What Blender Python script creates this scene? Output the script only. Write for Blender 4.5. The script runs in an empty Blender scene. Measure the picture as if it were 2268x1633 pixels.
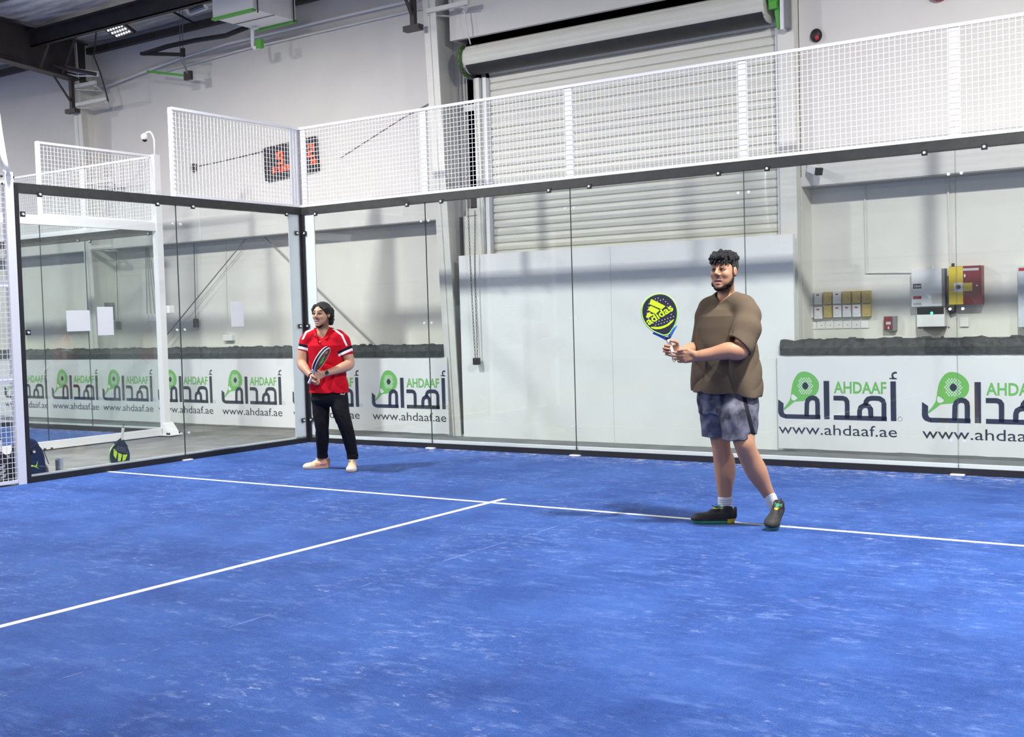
import bpy, bmesh, math, random
import numpy as np
from mathutils import Vector, Matrix, noise as mnoise
PI = math.pi
SC = bpy.context.scene
COL = SC.collection

# ---------------------------------------------------------------- camera
CAM_LOC = np.array((10.58228, -10.83113, 1.52216))
YAW, PITCH, ROLL, FPX = 2.17028810, -0.0435389, -0.0280886, 2580.24
W0, H0 = 2268.0, 1633.0
_F = np.array((math.cos(PITCH)*math.cos(YAW), math.cos(PITCH)*math.sin(YAW), math.sin(PITCH)))
_r = np.array((math.sin(YAW), -math.cos(YAW), 0.0)); _u = np.cross(_r, _F)
_R = math.cos(ROLL)*_r + math.sin(ROLL)*_u
_U = -math.sin(ROLL)*_r + math.cos(ROLL)*_u
cd = bpy.data.cameras.new('camera'); cam = bpy.data.objects.new('camera', cd); COL.objects.link(cam)
cam.matrix_world = Matrix(((_R[0], _U[0], -_F[0], CAM_LOC[0]), (_R[1], _U[1], -_F[1], CAM_LOC[1]),
                           (_R[2], _U[2], -_F[2], CAM_LOC[2]), (0, 0, 0, 1)))
cd.sensor_fit = 'HORIZONTAL'; cd.sensor_width = 36.0; cd.lens = FPX*36.0/W0
cd.clip_start = 0.05; cd.clip_end = 200
SC.camera = cam

# ---------------------------------------------------------------- world and exposure
wd = bpy.data.worlds.new('world'); SC.world = wd; wd.use_nodes = True
wd.node_tree.nodes['Background'].inputs[0].default_value = (1.0, 1.0, 1.0, 1)
wd.node_tree.nodes['Background'].inputs[1].default_value = 0.25
SC.view_settings.view_transform = 'Standard'; SC.view_settings.look = 'None'
SC.view_settings.gamma = 1.0; SC.view_settings.use_curve_mapping = False
SC.view_settings.exposure = 0.22
LAMP_W = 680.0          # each court floodlight
SC.cycles.max_bounces = 10; SC.cycles.transparent_max_bounces = 24
SC.cycles.use_denoising = True

# ---------------------------------------------------------------- helpers
def at(u, v, axis, val):
    """point of a surveyed plane (axis = val) met by the photo's ray through pixel u, v"""
    d = _F + _R*(u-W0/2)/FPX - _U*(v-H0/2)/FPX
    t = (val-CAM_LOC[axis])/d[axis]
    return CAM_LOC + d*t

def mat(name, color, rough=0.6, metal=0.0, spec=0.5, noise=0.0, nscale=8.0, bump=0.0, bscale=60.0, emit=None, estr=0.0, color2=None, stretch=None):
    m = bpy.data.materials.new(name); m.use_nodes = True
    nt = m.node_tree; b = nt.nodes['Principled BSDF']
    b.inputs['Base Color'].default_value = (*color, 1); b.inputs['Roughness'].default_value = rough
    b.inputs['Metallic'].default_value = metal; b.inputs['Specular IOR Level'].default_value = spec
    if emit: b.inputs['Emission Color'].default_value = (*emit, 1); b.inputs['Emission Strength'].default_value = estr
    geo = nt.nodes.new('ShaderNodeNewGeometry')
    src = geo.outputs['Position']
    if stretch:
        mp = nt.nodes.new('ShaderNodeMapping'); mp.inputs['Scale'].default_value = stretch
        nt.links.new(src, mp.inputs[0]); src = mp.outputs[0]
    if noise > 0 or color2:
        n = nt.nodes.new('ShaderNodeTexNoise'); n.inputs['Scale'].default_value = nscale; n.inputs['Detail'].default_value = 5
        nt.links.new(src, n.inputs['Vector'])
        r = nt.nodes.new('ShaderNodeValToRGB'); nt.links.new(n.outputs[0], r.inputs[0])
        r.color_ramp.elements[0].position = 0.32; r.color_ramp.elements[1].position = 0.68
        c2 = color2 if color2 else tuple(c*(1-noise) for c in color)
        r.color_ramp.elements[0].color = (*c2, 1); r.color_ramp.elements[1].color = (*color, 1)
        nt.links.new(r.outputs[0], b.inputs['Base Color'])
    if bump > 0:
        n2 = nt.nodes.new('ShaderNodeTexNoise'); n2.inputs['Scale'].default_value = bscale; n2.inputs['Detail'].default_value = 4
        nt.links.new(src, n2.inputs['Vector'])
        bp = nt.nodes.new('ShaderNodeBump'); bp.inputs['Strength'].default_value = bump; bp.inputs['Distance'].default_value = 0.02
        nt.links.new(n2.outputs[0], bp.inputs['Height']); nt.links.new(bp.outputs[0], b.inputs['Normal'])
    return m

class MB:
    """collects faces, then links them as ONE mesh object"""
    def __init__(s): s.v = []; s.f = []; s.m = []
    def add(s, vs, fs, m=0):
        o = len(s.v); s.v += [tuple(map(float, p)) for p in vs]
        s.f += [tuple(i+o for i in f) for f in fs]; s.m += [m]*len(fs); return s
    def box(s, a, b, m=0):
        x0, y0, z0 = (min(a[i], b[i]) for i in range(3)); x1, y1, z1 = (max(a[i], b[i]) for i in range(3))
        return s.add([(x0,y0,z0),(x1,y0,z0),(x1,y1,z0),(x0,y1,z0),(x0,y0,z1),(x1,y0,z1),(x1,y1,z1),(x0,y1,z1)],
                     [(0,3,2,1),(4,5,6,7),(0,1,5,4),(1,2,6,5),(2,3,7,6),(3,0,4,7)], m)
    def rbox(s, a, b, r, m=0, seg=2):
        bm = bmesh.new(); bmesh.ops.create_cube(bm, size=1.0)
        lo = [min(a[i], b[i]) for i in range(3)]; hi = [max(a[i], b[i]) for i in range(3)]
        for v in bm.verts:
            v.co = Vector([lo[i]+(v.co[i]+0.5)*(hi[i]-lo[i]) for i in range(3)])
        bmesh.ops.bevel(bm, geom=bm.edges[:], offset=r, segments=seg, affect='EDGES', profile=0.5)
        bm.verts.index_update()
        s.add([v.co for v in bm.verts], [[v.index for v in f.verts] for f in bm.faces], m); bm.free(); return s
    def bar(s, p, q, w, h, m=0, up=(0,0,1)):
        p = Vector(p); q = Vector(q); d = (q-p).normalized(); u = Vector(up)
        if abs(d.dot(u)) > 0.98: u = Vector((0,1,0))
        x = d.cross(u).normalized(); y = x.cross(d).normalized()
        c = [(-w/2,-h/2),(w/2,-h/2),(w/2,h/2),(-w/2,h/2)]
        return s.add([p+x*a+y*b for a,b in c]+[q+x*a+y*b for a,b in c],
                     [(3,2,1,0),(4,5,6,7),(0,1,5,4),(1,2,6,5),(2,3,7,6),(3,0,4,7)], m)
    def tube(s, pts, r, n=10, m=0, closed=False, cap=True):
        P = [Vector(p) for p in pts]; k = len(P); R = r if hasattr(r, '__len__') else [r]*k
        T = []
        for i in range(k):
            a = P[(i-1) % k] if (closed or i > 0) else P[i]; b = P[(i+1) % k] if (closed or i < k-1) else P[i]
            T.append((b-a).normalized())
        u = Vector((0,0,1)) if abs(T[0].z) < 0.9 else Vector((1,0,0))
        x = T[0].cross(u).normalized(); vs = []
        for i in range(k):
            x = (x - T[i]*x.dot(T[i])).normalized(); y = T[i].cross(x)
            for j in range(n):
                t = 2*PI*j/n; vs.append(P[i] + (x*math.cos(t)+y*math.sin(t))*R[i])
        fs = []
        for i in range(k if closed else k-1):
            for j in range(n):
                a = i*n+j; b = i*n+(j+1) % n; c = ((i+1) % k)*n
                fs.append((a, b, c+(j+1) % n, c+j))
        if cap and not closed: fs += [tuple(range(n))[::-1], tuple((k-1)*n+j for j in range(n))]
        return s.add(vs, fs, m)
    def cyl(s, p, q, r, n=20, m=0): return s.tube([p, q], r, n, m)
    def prism(s, poly, f, d, m=0, mside=None):
        """poly: 2D outline; f(x, y) -> 3D front point; d: 3D vector to the back"""
        n = len(poly); A = [Vector(f(*p)) for p in poly]; d = Vector(d); B = [p+d for p in A]
        s.add(A+B, [tuple(range(n)), tuple(range(2*n-1, n-1, -1))], m)
        return s.add(A+B, [(i, i+n, (i+1) % n+n, (i+1) % n) for i in range(n)], m if mside is None else mside)
    def poly(s, pts, m=0): return s.add(pts, [tuple(range(len(pts)))], m)
    def sphere(s, c, r, m=0, nu=16, nv=10, sx=(1,1,1)):
        c = Vector(c); vs = []; fs = []
        for i in range(nv+1):
            a = PI*i/nv
            for j in range(nu):
                b = 2*PI*j/nu
                vs.append(c+Vector((math.sin(a)*math.cos(b)*sx[0], math.sin(a)*math.sin(b)*sx[1], math.cos(a)*sx[2]))*r)
        for i in range(nv):
            for j in range(nu): fs.append((i*nu+j, (i+1)*nu+j, (i+1)*nu+(j+1) % nu, i*nu+(j+1) % nu))
        return s.add(vs, fs, m)
    def build(s, name, mats, parent=None, smooth=False, loc=None):
        me = bpy.data.meshes.new(name)
        if parent is not None:
            o3 = Vector(world_of(parent))
        else:
            o3 = Vector(loc) if loc is not None else Vector((0,0,0))
        me.from_pydata([tuple(Vector(p)-o3) for p in s.v], [], s.f)
        if not isinstance(mats, (list, tuple)): mats = [mats]
        for m in mats: me.materials.append(m)
        me.polygons.foreach_set('material_index', s.m)
        if smooth: me.polygons.foreach_set('use_smooth', [True]*len(s.f))
        me.validate(); me.update()
        o = bpy.data.objects.new(name, me); COL.objects.link(o)
        if parent is not None: o.parent = parent
        else: o.location = o3
        return o

def world_of(o):
    p = Vector((0,0,0))
    while o is not None: p += o.location; o = o.parent
    return p
def tag(o, label=None, cat=None, group=None, kind=None):
    if label: o['label'] = label
    if cat: o['category'] = cat
    if group: o['group'] = group
    if kind: o['kind'] = kind
    return o
def thing(name, label, cat, loc, group=None):
    o = bpy.data.objects.new(name, None); COL.objects.link(o); o.location = loc
    o.empty_display_size = 0.1
    return tag(o, label, cat, group)
def struct(o): return tag(o, kind='structure')
def text_mesh(txt, bold=False):
    """flat glyph outline of the built-in font, returned as 2D verts and faces"""
    c = bpy.data.curves.new('glyphs', 'FONT'); c.body = txt; c.size = 1.0; c.resolution_u = 3
    if bold: c.offset = 0.022
    o = bpy.data.objects.new('glyphs', c); me = o.to_mesh()
    vs = [(v.co.x, v.co.y) for v in me.vertices]; fs = [tuple(p.vertices) for p in me.polygons]
    o.to_mesh_clear(); bpy.data.objects.remove(o); bpy.data.curves.remove(c)
    return vs, fs
def add_text(mb, txt, f, x0, x1, y0, y1, m=0, bold=False, ref=None):
    """fit txt to the 2D rectangle; ref = text whose height sets the scale (e.g. no descenders)"""
    vs, fs = text_mesh(txt, bold)
    X = [p[0] for p in vs]; Y = [p[1] for p in vs]
    ax, bx, ay, by = min(X), max(X), min(Y), max(Y)
    mb.add([f(x0+(x-ax)/(bx-ax)*(x1-x0), y0+(y-ay)/(by-ay)*(y1-y0)) for x, y in vs], fs, m)

# ---------------------------------------------------------------- materials
def turf_material(name):
    m = bpy.data.materials.new(name); m.use_nodes = True; nt = m.node_tree; b = nt.nodes['Principled BSDF']
    N = nt.nodes.new; L = nt.links.new
    geo = N('ShaderNodeNewGeometry')
    def noise(scale, det, rough=0.55, st=(1,1,1)):
        mp = N('ShaderNodeMapping'); mp.inputs['Scale'].default_value = st; L(geo.outputs['Position'], mp.inputs[0])
        n = N('ShaderNodeTexNoise'); n.inputs['Scale'].default_value = scale; n.inputs['Detail'].default_value = det
        n.inputs['Roughness'].default_value = rough; L(mp.outputs[0], n.inputs['Vector']); return n.outputs[0]
    def ramp(src, p0, p1, c0, c1):
        r = N('ShaderNodeValToRGB'); L(src, r.inputs[0]); e = r.color_ramp.elements
        e[0].position = p0; e[1].position = p1; e[0].color = (*c0, 1); e[1].color = (*c1, 1); return r.outputs[0]
    def mix(fac, a, c, blend='MIX'):
        x = N('ShaderNodeMix'); x.data_type = 'RGBA'; x.blend_type = blend
        if isinstance(fac, float): x.inputs[0].default_value = fac
        else: L(fac, x.inputs[0])
        L(a, x.inputs[6])
        if isinstance(c, tuple): x.inputs[7].default_value = (*c, 1)
        else: L(c, x.inputs[7])
        return x.outputs[2]
    base = ramp(noise(0.55, 4), 0.3, 0.72, (0.013, 0.047, 0.222), (0.027, 0.079, 0.300))
    grain = ramp(noise(170.0, 3, 0.7), 0.34, 0.66, (0.45, 0.45, 0.5), (1.6, 1.55, 1.45))
    c = mix(1.0, base, grain, 'MULTIPLY')
    tuft = ramp(noise(28.0, 6, 0.75), 0.36, 0.66, (0.78, 0.78, 0.84), (1.3, 1.24, 1.14))
    c = mix(1.0, c, tuft, 'MULTIPLY')
    # sand worked up to the surface: soft drifts, scuffed streaks and small bright flecks, gathered in patches
    def mul(a_, b_):
        m_ = N('ShaderNodeMath'); m_.operation = 'MULTIPLY'; L(a_, m_.inputs[0]); L(b_, m_.inputs[1]); return m_.outputs[0]
    patch = ramp(noise(0.9, 5, 0.6), 0.40, 0.66, (0.12,0.12,0.12), (1,1,1))
    s0 = ramp(noise(1.1, 7, 0.62, (1.0, 1.5, 1.0)), 0.42, 0.70, (0,0,0), (0.6,0.6,0.6))
    c = mix(s0, c, (0.045, 0.115, 0.38))
    s3 = ramp(noise(3.2, 9, 0.72, (0.8, 2.2, 1.0)), 0.53, 0.74, (0,0,0), (0.6,0.6,0.6))
    c = mix(s3, c, (0.10, 0.175, 0.44))
    s1 = mul(patch, ramp(noise(6.5, 10, 0.78, (1.0, 1.9, 1.0)), 0.52, 0.70, (0,0,0), (0.85,0.85,0.85)))
    c = mix(s1, c, (0.20, 0.28, 0.54))
    s2 = mul(patch, ramp(noise(8.0, 12, 0.80, (1.0, 1.8, 1.0)), 0.575, 0.66, (0,0,0), (0.95,0.95,0.95)))
    c = mix(s2, c, (0.42, 0.47, 0.62))
    # tracks of play: faint darker lanes
    s4 = ramp(noise(1.7, 6, 0.6, (1.4, 0.7, 1.0)), 0.30, 0.52, (0.72,0.74,0.80), (1,1,1))
    c = mix(1.0, c, s4, 'MULTIPLY')
    # grit gathered along the foot of the back glass (y close to 0)
    sep = N('ShaderNodeSeparateXYZ'); L(geo.outputs['Position'], sep.inputs[0])
    mr = N('ShaderNodeMapRange'); mr.inputs[1].default_value = -0.55; mr.inputs[2].default_value = -0.05; L(sep.outputs[1], mr.inputs[0])
    gr = ramp(noise(9.0, 8, 0.75), 0.50, 0.70, (0,0,0), (1,1,1))
    mm = N('ShaderNodeMath'); mm.operation = 'MULTIPLY'; L(mr.outputs[0], mm.inputs[0]); L(gr, mm.inputs[1])
    c = mix(mm.outputs[0], c, (0.55, 0.55, 0.62))
    # a glued seam between two turf rolls, sand caught along it here and there
    sx_ = N('ShaderNodeMath'); sx_.operation = 'SUBTRACT'; sx_.inputs[1].default_value = 6.08; L(sep.outputs[0], sx_.inputs[0])
    sa_ = N('ShaderNodeMath'); sa_.operation = 'ABSOLUTE'; L(sx_.outputs[0], sa_.inputs[0])
    sl_ = N('ShaderNodeMath'); sl_.operation = 'LESS_THAN'; sl_.inputs[1].default_value = 0.004; L(sa_.outputs[0], sl_.inputs[0])
    c = mix(mul(sl_.outputs[0], ramp(noise(2.2, 6, 0.7), 0.50, 0.60, (0,0,0), (0.45,0.45,0.45))), c, (0.48, 0.50, 0.60))
    L(c, b.inputs['Base Color']); b.inputs['Roughness'].default_value = 0.9; b.inputs['Specular IOR Level'].default_value = 0.12
    b.inputs['Sheen Weight'].default_value = 0.14; b.inputs['Sheen Roughness'].default_value = 0.5; b.inputs['Sheen Tint'].default_value = (0.45, 0.62, 1.0, 1)
    bp = N('ShaderNodeBump'); bp.inputs['Strength'].default_value = 0.5; bp.inputs['Distance'].default_value = 0.01
    L(noise(120.0, 4), bp.inputs['Height']); L(bp.outputs[0], b.inputs['Normal'])
    return m

def glass_material(name, tint=(0.955, 0.975, 0.965), dirt=0.006):
    m = bpy.data.materials.new(name); m.use_nodes = True; nt = m.node_tree; N = nt.nodes.new; L = nt.links.new
    nt.nodes.remove(nt.nodes['Principled BSDF']); out = nt.nodes['Material Output']
    tr = N('ShaderNodeBsdfTransparent'); tr.inputs[0].default_value = (*tint, 1)
    gl = N('ShaderNodeBsdfGlossy'); gl.inputs['Roughness'].default_value = 0.012; gl.inputs[0].default_value = (1,1,1,1)
    # Schlick reflectance, the same from either side of the pane
    ge = N('ShaderNodeNewGeometry'); dp = N('ShaderNodeVectorMath'); dp.operation = 'DOT_PRODUCT'
    L(ge.outputs['Normal'], dp.inputs[0]); L(ge.outputs['Incoming'], dp.inputs[1])
    ab = N('ShaderNodeMath'); ab.operation = 'ABSOLUTE'; L(dp.outputs['Value'], ab.inputs[0])
    om = N('ShaderNodeMath'); om.operation = 'SUBTRACT'; om.inputs[0].default_value = 1.0; L(ab.outputs[0], om.inputs[1])
    pw = N('ShaderNodeMath'); pw.operation = 'POWER'; pw.inputs[1].default_value = 5.0; L(om.outputs[0], pw.inputs[0])
    fr = N('ShaderNodeMath'); fr.operation = 'MULTIPLY_ADD'; fr.inputs[1].default_value = 0.96; fr.inputs[2].default_value = 0.035; L(pw.outputs[0], fr.inputs[0])
    mx = N('ShaderNodeMixShader'); L(fr.outputs[0], mx.inputs[0]); L(tr.outputs[0], mx.inputs[1]); L(gl.outputs[0], mx.inputs[2])
    df = N('ShaderNodeBsdfDiffuse'); df.inputs[0].default_value = (0.75, 0.8, 0.8, 1)
    geo = N('ShaderNodeNewGeometry'); n = N('ShaderNodeTexNoise'); n.inputs['Scale'].default_value = 1.3; n.inputs['Detail'].default_value = 5
    L(geo.outputs['Position'], n.inputs['Vector'])
    mu = N('ShaderNodeMath'); mu.operation = 'MULTIPLY'; mu.inputs[1].default_value = dirt*2; L(n.outputs[0], mu.inputs[0])
    m2 = N('ShaderNodeMixShader'); L(mu.outputs[0], m2.inputs[0]); L(mx.outputs[0], m2.inputs[1]); L(df.outputs[0], m2.inputs[2])
    L(m2.outputs[0], out.inputs[0]); return m

M = {}
M['turf'] = turf_material('blue_turf')
M['line'] = mat('court_line', (0.80, 0.80, 0.78), 0.9, spec=0.1, noise=0.16, nscale=14)
M['concrete'] = mat('hall_concrete', (0.23, 0.23, 0.215), 0.75, spec=0.3, noise=0.32, nscale=3.0, bump=0.1)
M['wall'] = mat('hall_wall_paint', (0.76, 0.735, 0.70), 0.85, spec=0.2, noise=0.05, nscale=1.5)
M['recess'] = mat('block_wall_paint', (0.80, 0.785, 0.725), 0.85, spec=0.2, noise=0.07, nscale=2.2)
M['soffit'] = mat('soffit_shade', (0.30, 0.30, 0.31), 0.9, spec=0.1)  # darker grey puts the shade under the overhang into the colour
M['foil'] = mat('insulation_foil', (0.90, 0.88, 0.86), 0.45, metal=0.10, bump=1.0, bscale=2.6, noise=0.55, nscale=3.0, stretch=(0.5, 3.0, 1.0))
M['dsteel'] = mat('brown_steel', (0.060, 0.048, 0.047), 0.55, noise=0.35, nscale=5)
M['cream'] = mat('cream_steel', (0.76, 0.75, 0.70), 0.55, noise=0.06, nscale=6)
M['white'] = mat('white_steel', (0.86, 0.86, 0.88), 0.38, spec=0.5)
M['wire'] = mat('white_mesh_wire', (0.90, 0.90, 0.92), 0.4)
M['black'] = mat('black_rubber', (0.012, 0.012, 0.016), 0.55)
M['rail'] = mat('dark_grey_rail', (0.036, 0.037, 0.037), 0.5, noise=0.3, nscale=9)
M['clip'] = mat('black_clip', (0.015, 0.015, 0.017), 0.45)
M['bolt'] = mat('bright_bolt', (0.85, 0.85, 0.86), 0.25, metal=0.3)
M['glass'] = glass_material('court_glass')
M['edge'] = mat('glass_edge', (0.03, 0.05, 0.045), 0.3)
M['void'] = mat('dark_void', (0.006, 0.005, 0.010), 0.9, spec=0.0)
M['banner'] = mat('banner_vinyl', (0.80, 0.80, 0.82), 0.45, spec=0.4, noise=0.05, nscale=2.0)
M['navy'] = mat('print_navy', (0.018, 0.022, 0.045), 0.5)
M['green'] = mat('print_green', (0.17, 0.50, 0.11), 0.5)
M['pwhite'] = mat('print_white', (0.80, 0.82, 0.86), 0.5)
M['pgrey'] = mat('print_grey', (0.45, 0.47, 0.50), 0.5)
M['board'] = mat('white_board', (0.88, 0.88, 0.87), 0.5, spec=0.35, noise=0.06, nscale=1.6)
M['shutter'] = mat('shutter_slats', (0.74, 0.73, 0.66), 0.42, noise=0.08, nscale=5, stretch=(0.6, 1, 5))
M['plastic'] = mat('white_plastic', (0.82, 0.82, 0.82), 0.4)
M['paper'] = mat('paper_sheet', (0.90, 0.90, 0.90), 0.8)
pm = M['paper'].node_tree; pb = pm.nodes['Principled BSDF']      # thin paper lets some light through
ptl = pm.nodes.new('ShaderNodeBsdfTranslucent'); ptl.inputs[0].default_value = (0.95, 0.95, 0.95, 1)
pmx = pm.nodes.new('ShaderNodeMixShader'); pmx.inputs[0].default_value = 0.45
pm.links.new(pb.outputs[0], pmx.inputs[1]); pm.links.new(ptl.outputs[0], pmx.inputs[2]); pm.links.new(pmx.outputs[0], pm.nodes['Material Output'].inputs[0])
M['tarp'] = mat('dark_stone_band', (0.010, 0.012, 0.016), 0.5, noise=0.0, nscale=14, color2=(0.046, 0.054, 0.054), bump=0.5, bscale=18)
M['red'] = mat('fire_red', (0.42, 0.02, 0.025), 0.4)
M['dred'] = mat('dark_red', (0.20, 0.012, 0.025), 0.4)
M['yellow'] = mat('yellow_paint', (0.72, 0.55, 0.05), 0.45)
M['tan'] = mat('tan_cardboard', (0.62, 0.47, 0.15), 0.6, noise=0.15, nscale=40)
M['grey'] = mat('mid_grey', (0.22, 0.22, 0.23), 0.5)
M['cgreen'] = mat('green_paint', (0.10, 0.42, 0.06), 0.5)
M['chain_g'] = mat('greenish_chain', (0.03, 0.06, 0.02), 0.6, color2=(0.10, 0.20, 0.05), nscale=30)
M['led'] = mat('red_led', (0.9, 0.05, 0.02), 0.4, emit=(1.0, 0.045, 0.012), estr=1.9)
M['gled'] = mat('green_led', (0.05, 0.9, 0.3), 0.4, emit=(0.05, 1.0, 0.35), estr=4.0)
M['chain'] = mat('chain_steel', (0.10, 0.085, 0.075), 0.5, metal=0.6)
M['lens'] = mat('lamp_lens', (0.95, 0.95, 0.95), 0.3, emit=(1.0, 0.99, 0.96), estr=2.5)
# ================================================================ THE SETTING
FL = -0.015
struct(MB().box((-24, -24, FL-0.1), (17, 2.6, FL)).build('floor', M['concrete']))
# our court and the neighbouring one
turf = struct(MB().box((0, -20, FL), (10, 0, 0)).build('court_turf', M['turf']))
ln = MB()
ln.box((0.0, -3.07, 0.0), (10, -3.02, 0.0015))
ln.build('service_line', M['line'], turf)
MB().box((4.975, -10.0, 0.0), (5.025, -2.83, 0.002)).build('centre_line', M['line'], turf)
struct(MB().box((-12.85, -20, FL), (-2.85, 0, 0)).build('neighbour_turf', M['turf']))

YU, YR, ZU = 1.60, 1.90, 2.87        # upper wall face, recessed lower wall face, soffit height
b = MB()
b.box((-24, YU, ZU), (1.50, YU+0.9, 7.2)); b.box((6.0, YU, ZU), (17, YU+0.9, 7.2))
b.box((1.47, 1.30, 5.10), (17, 1.36, 7.2)); b.box((1.47, 1.36, 5.10), (1.53, YU, 7.2)); b.box((6.02, 1.36, 5.10), (17, YU, 7.2)); b.box((1.50, 2.0, 5.6), (6.0, YU+0.9, 7.2))
upper = struct(b.build('wall_back', M['wall']))
b = MB(); b.box((-24, YR, FL), (1.60, YR+0.4, ZU)); b.box((5.95, YR, FL), (17, YR+0.4, ZU))
struct(b.build('wall_back_lower', M['recess']))
struct(MB().box((5.90, 1.60, FL), (6.0, YR-0.001, ZU+0.1)).build('wall_return', M['recess']))
b = MB(); b.box((-24, YU+0.002, ZU-0.012), (1.50, YR, ZU-0.002)); b.box((6.0, YU+0.002, ZU-0.012), (17, YR, ZU-0.002))
struct(b.build('trim_1', M['soffit']))
# low wall the banners hang on
b = MB(); b.box((-24, 1.33, FL), (1.20, YR, 1.16)); b.box((5.99, 1.33, FL), (17, YR, 1.16))
struct(b.build('wall_low', M['recess']))
b = MB(); b.box((-24, 1.335, 1.16), (1.20, YR, 1.185)); b.box((5.99, 1.335, 1.16), (17, YR, 1.185)); struct(b.build('trim_3', M['tarp']))
# unlit opening behind the shutter, its darkness put in as near-black faces
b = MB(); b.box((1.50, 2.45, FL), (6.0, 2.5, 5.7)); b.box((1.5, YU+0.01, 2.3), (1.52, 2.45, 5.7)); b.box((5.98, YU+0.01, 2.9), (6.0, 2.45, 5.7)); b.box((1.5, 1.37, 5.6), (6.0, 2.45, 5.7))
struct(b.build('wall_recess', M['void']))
# far walls of the hall (seen only as reflections in the glass)
b = MB(); b.box((-24, -24, 3.0), (17, -23.9, 7.6)); struct(b.build('wall_front', M['wall']))
b = MB(); b.box((-24, -24.4, FL), (17, -24.3, 3.0)); struct(b.build('wall_front_lower', M['recess']))
b = MB(); b.box((-24, -24.3, 2.98), (17, -24, 3.0)); struct(b.build('trim_2', M['soffit']))

# ceiling: wavy insulation foil rising gently from the eaves
def ceil_z(y): return 6.32 + 0.085*(1.6-y) if y > -11 else 6.32+0.085*12.6-0.085*(-11-y)
xs = np.arange(-24, 17.01, 0.25); ys = np.arange(-24, 1.61, 0.2)
vs = []; fs = []
rng = random.Random(3)
for j, y in enumerate(ys):
    for i, x in enumerate(xs):
        sag = -0.05*abs(math.sin(PI*(y-0.45)/1.25)) + 0.03*mnoise.noise(Vector((x*0.9, y*2.2, 0)))
        vs.append((x, y, ceil_z(y)+sag))
nx = len(xs)
for j in range(len(ys)-1):
    for i in range(nx-1): fs.append((j*nx+i, j*nx+i+1, (j+1)*nx+i+1, (j+1)*nx+i))
struct(MB().add(vs, fs).build('ceiling', M['foil'], smooth=True))

# ================================================================ HALL STEELWORK
def column(x, y0, ytop, label):
    t = thing('steel_column', label, 'column', (x, 1.5, FL), 'cream steel columns on the back wall')
    b = MB()
    zt = 6.3
    def yf(z): return y0+(ytop-y0)*z/zt
    # front flange, web, rear flange of a tapered I section
    for (a, w) in ((0.0, 0.20),):
        b.add([(x-w/2, yf(0), FL), (x+w/2, yf(0), FL), (x+w/2, yf(zt), zt), (x-w/2, yf(zt), zt),
               (x-w/2, yf(0)+0.016, FL), (x+w/2, yf(0)+0.016, FL), (x+w/2, yf(zt)+0.016, zt), (x-w/2, yf(zt)+0.016, zt)],
              [(0,1,2,3), (7,6,5,4), (1,5,6,2), (0,3,7,4), (0,4,5,1), (3,2,6,7)])
    b.build('flange', M['cream'], t)
    b = MB()
    b.add([(x-0.008, yf(0), FL), (x-0.008, 1.9, FL), (x-0.008, 1.9, zt), (x-0.008, yf(zt), zt),
           (x+0.008, yf(0), FL), (x+0.008, 1.9, FL), (x+0.008, 1.9, zt), (x+0.008, yf(zt), zt)],
          [(0,3,2,1), (4,5,6,7), (0,1,5,4), (2,3,7,6), (0,4,7,3), (1,2,6,5)])
    b.build('web', M['cream'], t)
    MB().box((x-0.16, 1.40, FL), (x+0.2, 1.88, FL+0.02)).build('base_plate', M['cream'], t)
    return t
column(1.30, 1.375, 1.06, 'cream tapered steel column between the banner end and the rolling shutter')
column(-6.30, 1.46, 1.245, 'cream tapered steel column far left, meeting the dark rafter')

def wall_bracket(x, y, z, w, label):
    """triangular cream shelf bracket fixed to the side of a column"""
    t = MB()
    t.box((x, y, z), (x+w, y+0.05, z+0.055))
    t.bar((x, y+0.03, z-0.02), (x+w*0.45, y+0.36, z-0.03), 0.05, 0.012)
    t.bar((x+w*0.45, y+0.36, z-0.03), (x+w*0.95, y+0.03, z-0.02), 0.05, 0.012)
    o = t.build('shelf_bracket', M['cream'], loc=(x, y, z))
    return tag(o, label, 'bracket', 'triangular cream brackets on the columns')
wall_bracket(-6.18, 1.17, 5.50, 0.52, 'cream triangular bracket under the dark rafter, upper of two on the left column')
wall_bracket(-6.18, 1.17, 5.20, 0.80, 'cream triangular bracket on the left column, below the first one and longer')
wall_bracket(-6.18, 1.30, 2.86, 0.60, 'cream triangular bracket on the left column just under the wall overhang')
wall_bracket(1.28, 1.06, 5.44, 0.66, 'cream triangular bracket at the top of the column beside the shutter')
wall_bracket(-6.18, 1.28, 3.92, 0.75, 'cream triangular bracket on the left column seen through the neighbouring mesh')

# rafter running out from the left column towards the court
xr = -6.26
b = MB()
def raf(y): return 5.655 + 0.087*(1.185-y)
for y0, y1 in ((1.45, -9.0),):
    b.add([(xr-0.008, y0, raf(y0)), (xr-0.008, y1, raf(y1)), (xr-0.008, y1, raf(y1)+0.62), (xr-0.008, y0, raf(y0)+0.62),
           (xr+0.008, y0, raf(y0)), (xr+0.008, y1, raf(y1)), (xr+0.008, y1, raf(y1)+0.62), (xr+0.008, y0, raf(y0)+0.62)],
          [(0,3,2,1), (4,5,6,7), (0,1,5,4), (2,3,7,6), (0,4,7,3), (1,2,6,5)])
raft = thing('roof_rafter', 'deep dark brown steel rafter running out from the left column', 'rafter', (xr, 1.4, raf(1.4)))
b.build('web', M['dsteel'], raft)
b = MB(); b.bar((xr, 1.45, raf(1.45)), (xr, -9, raf(-9)), 0.22, 0.016); b.build('bottom_flange', M['dsteel'], raft)
b = MB(); b.bar((xr, 1.45, raf(1.45)+0.62), (xr, -9, raf(-9)+0.62), 0.22, 0.016); b.build('top_flange', M['dsteel'], raft)
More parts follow.
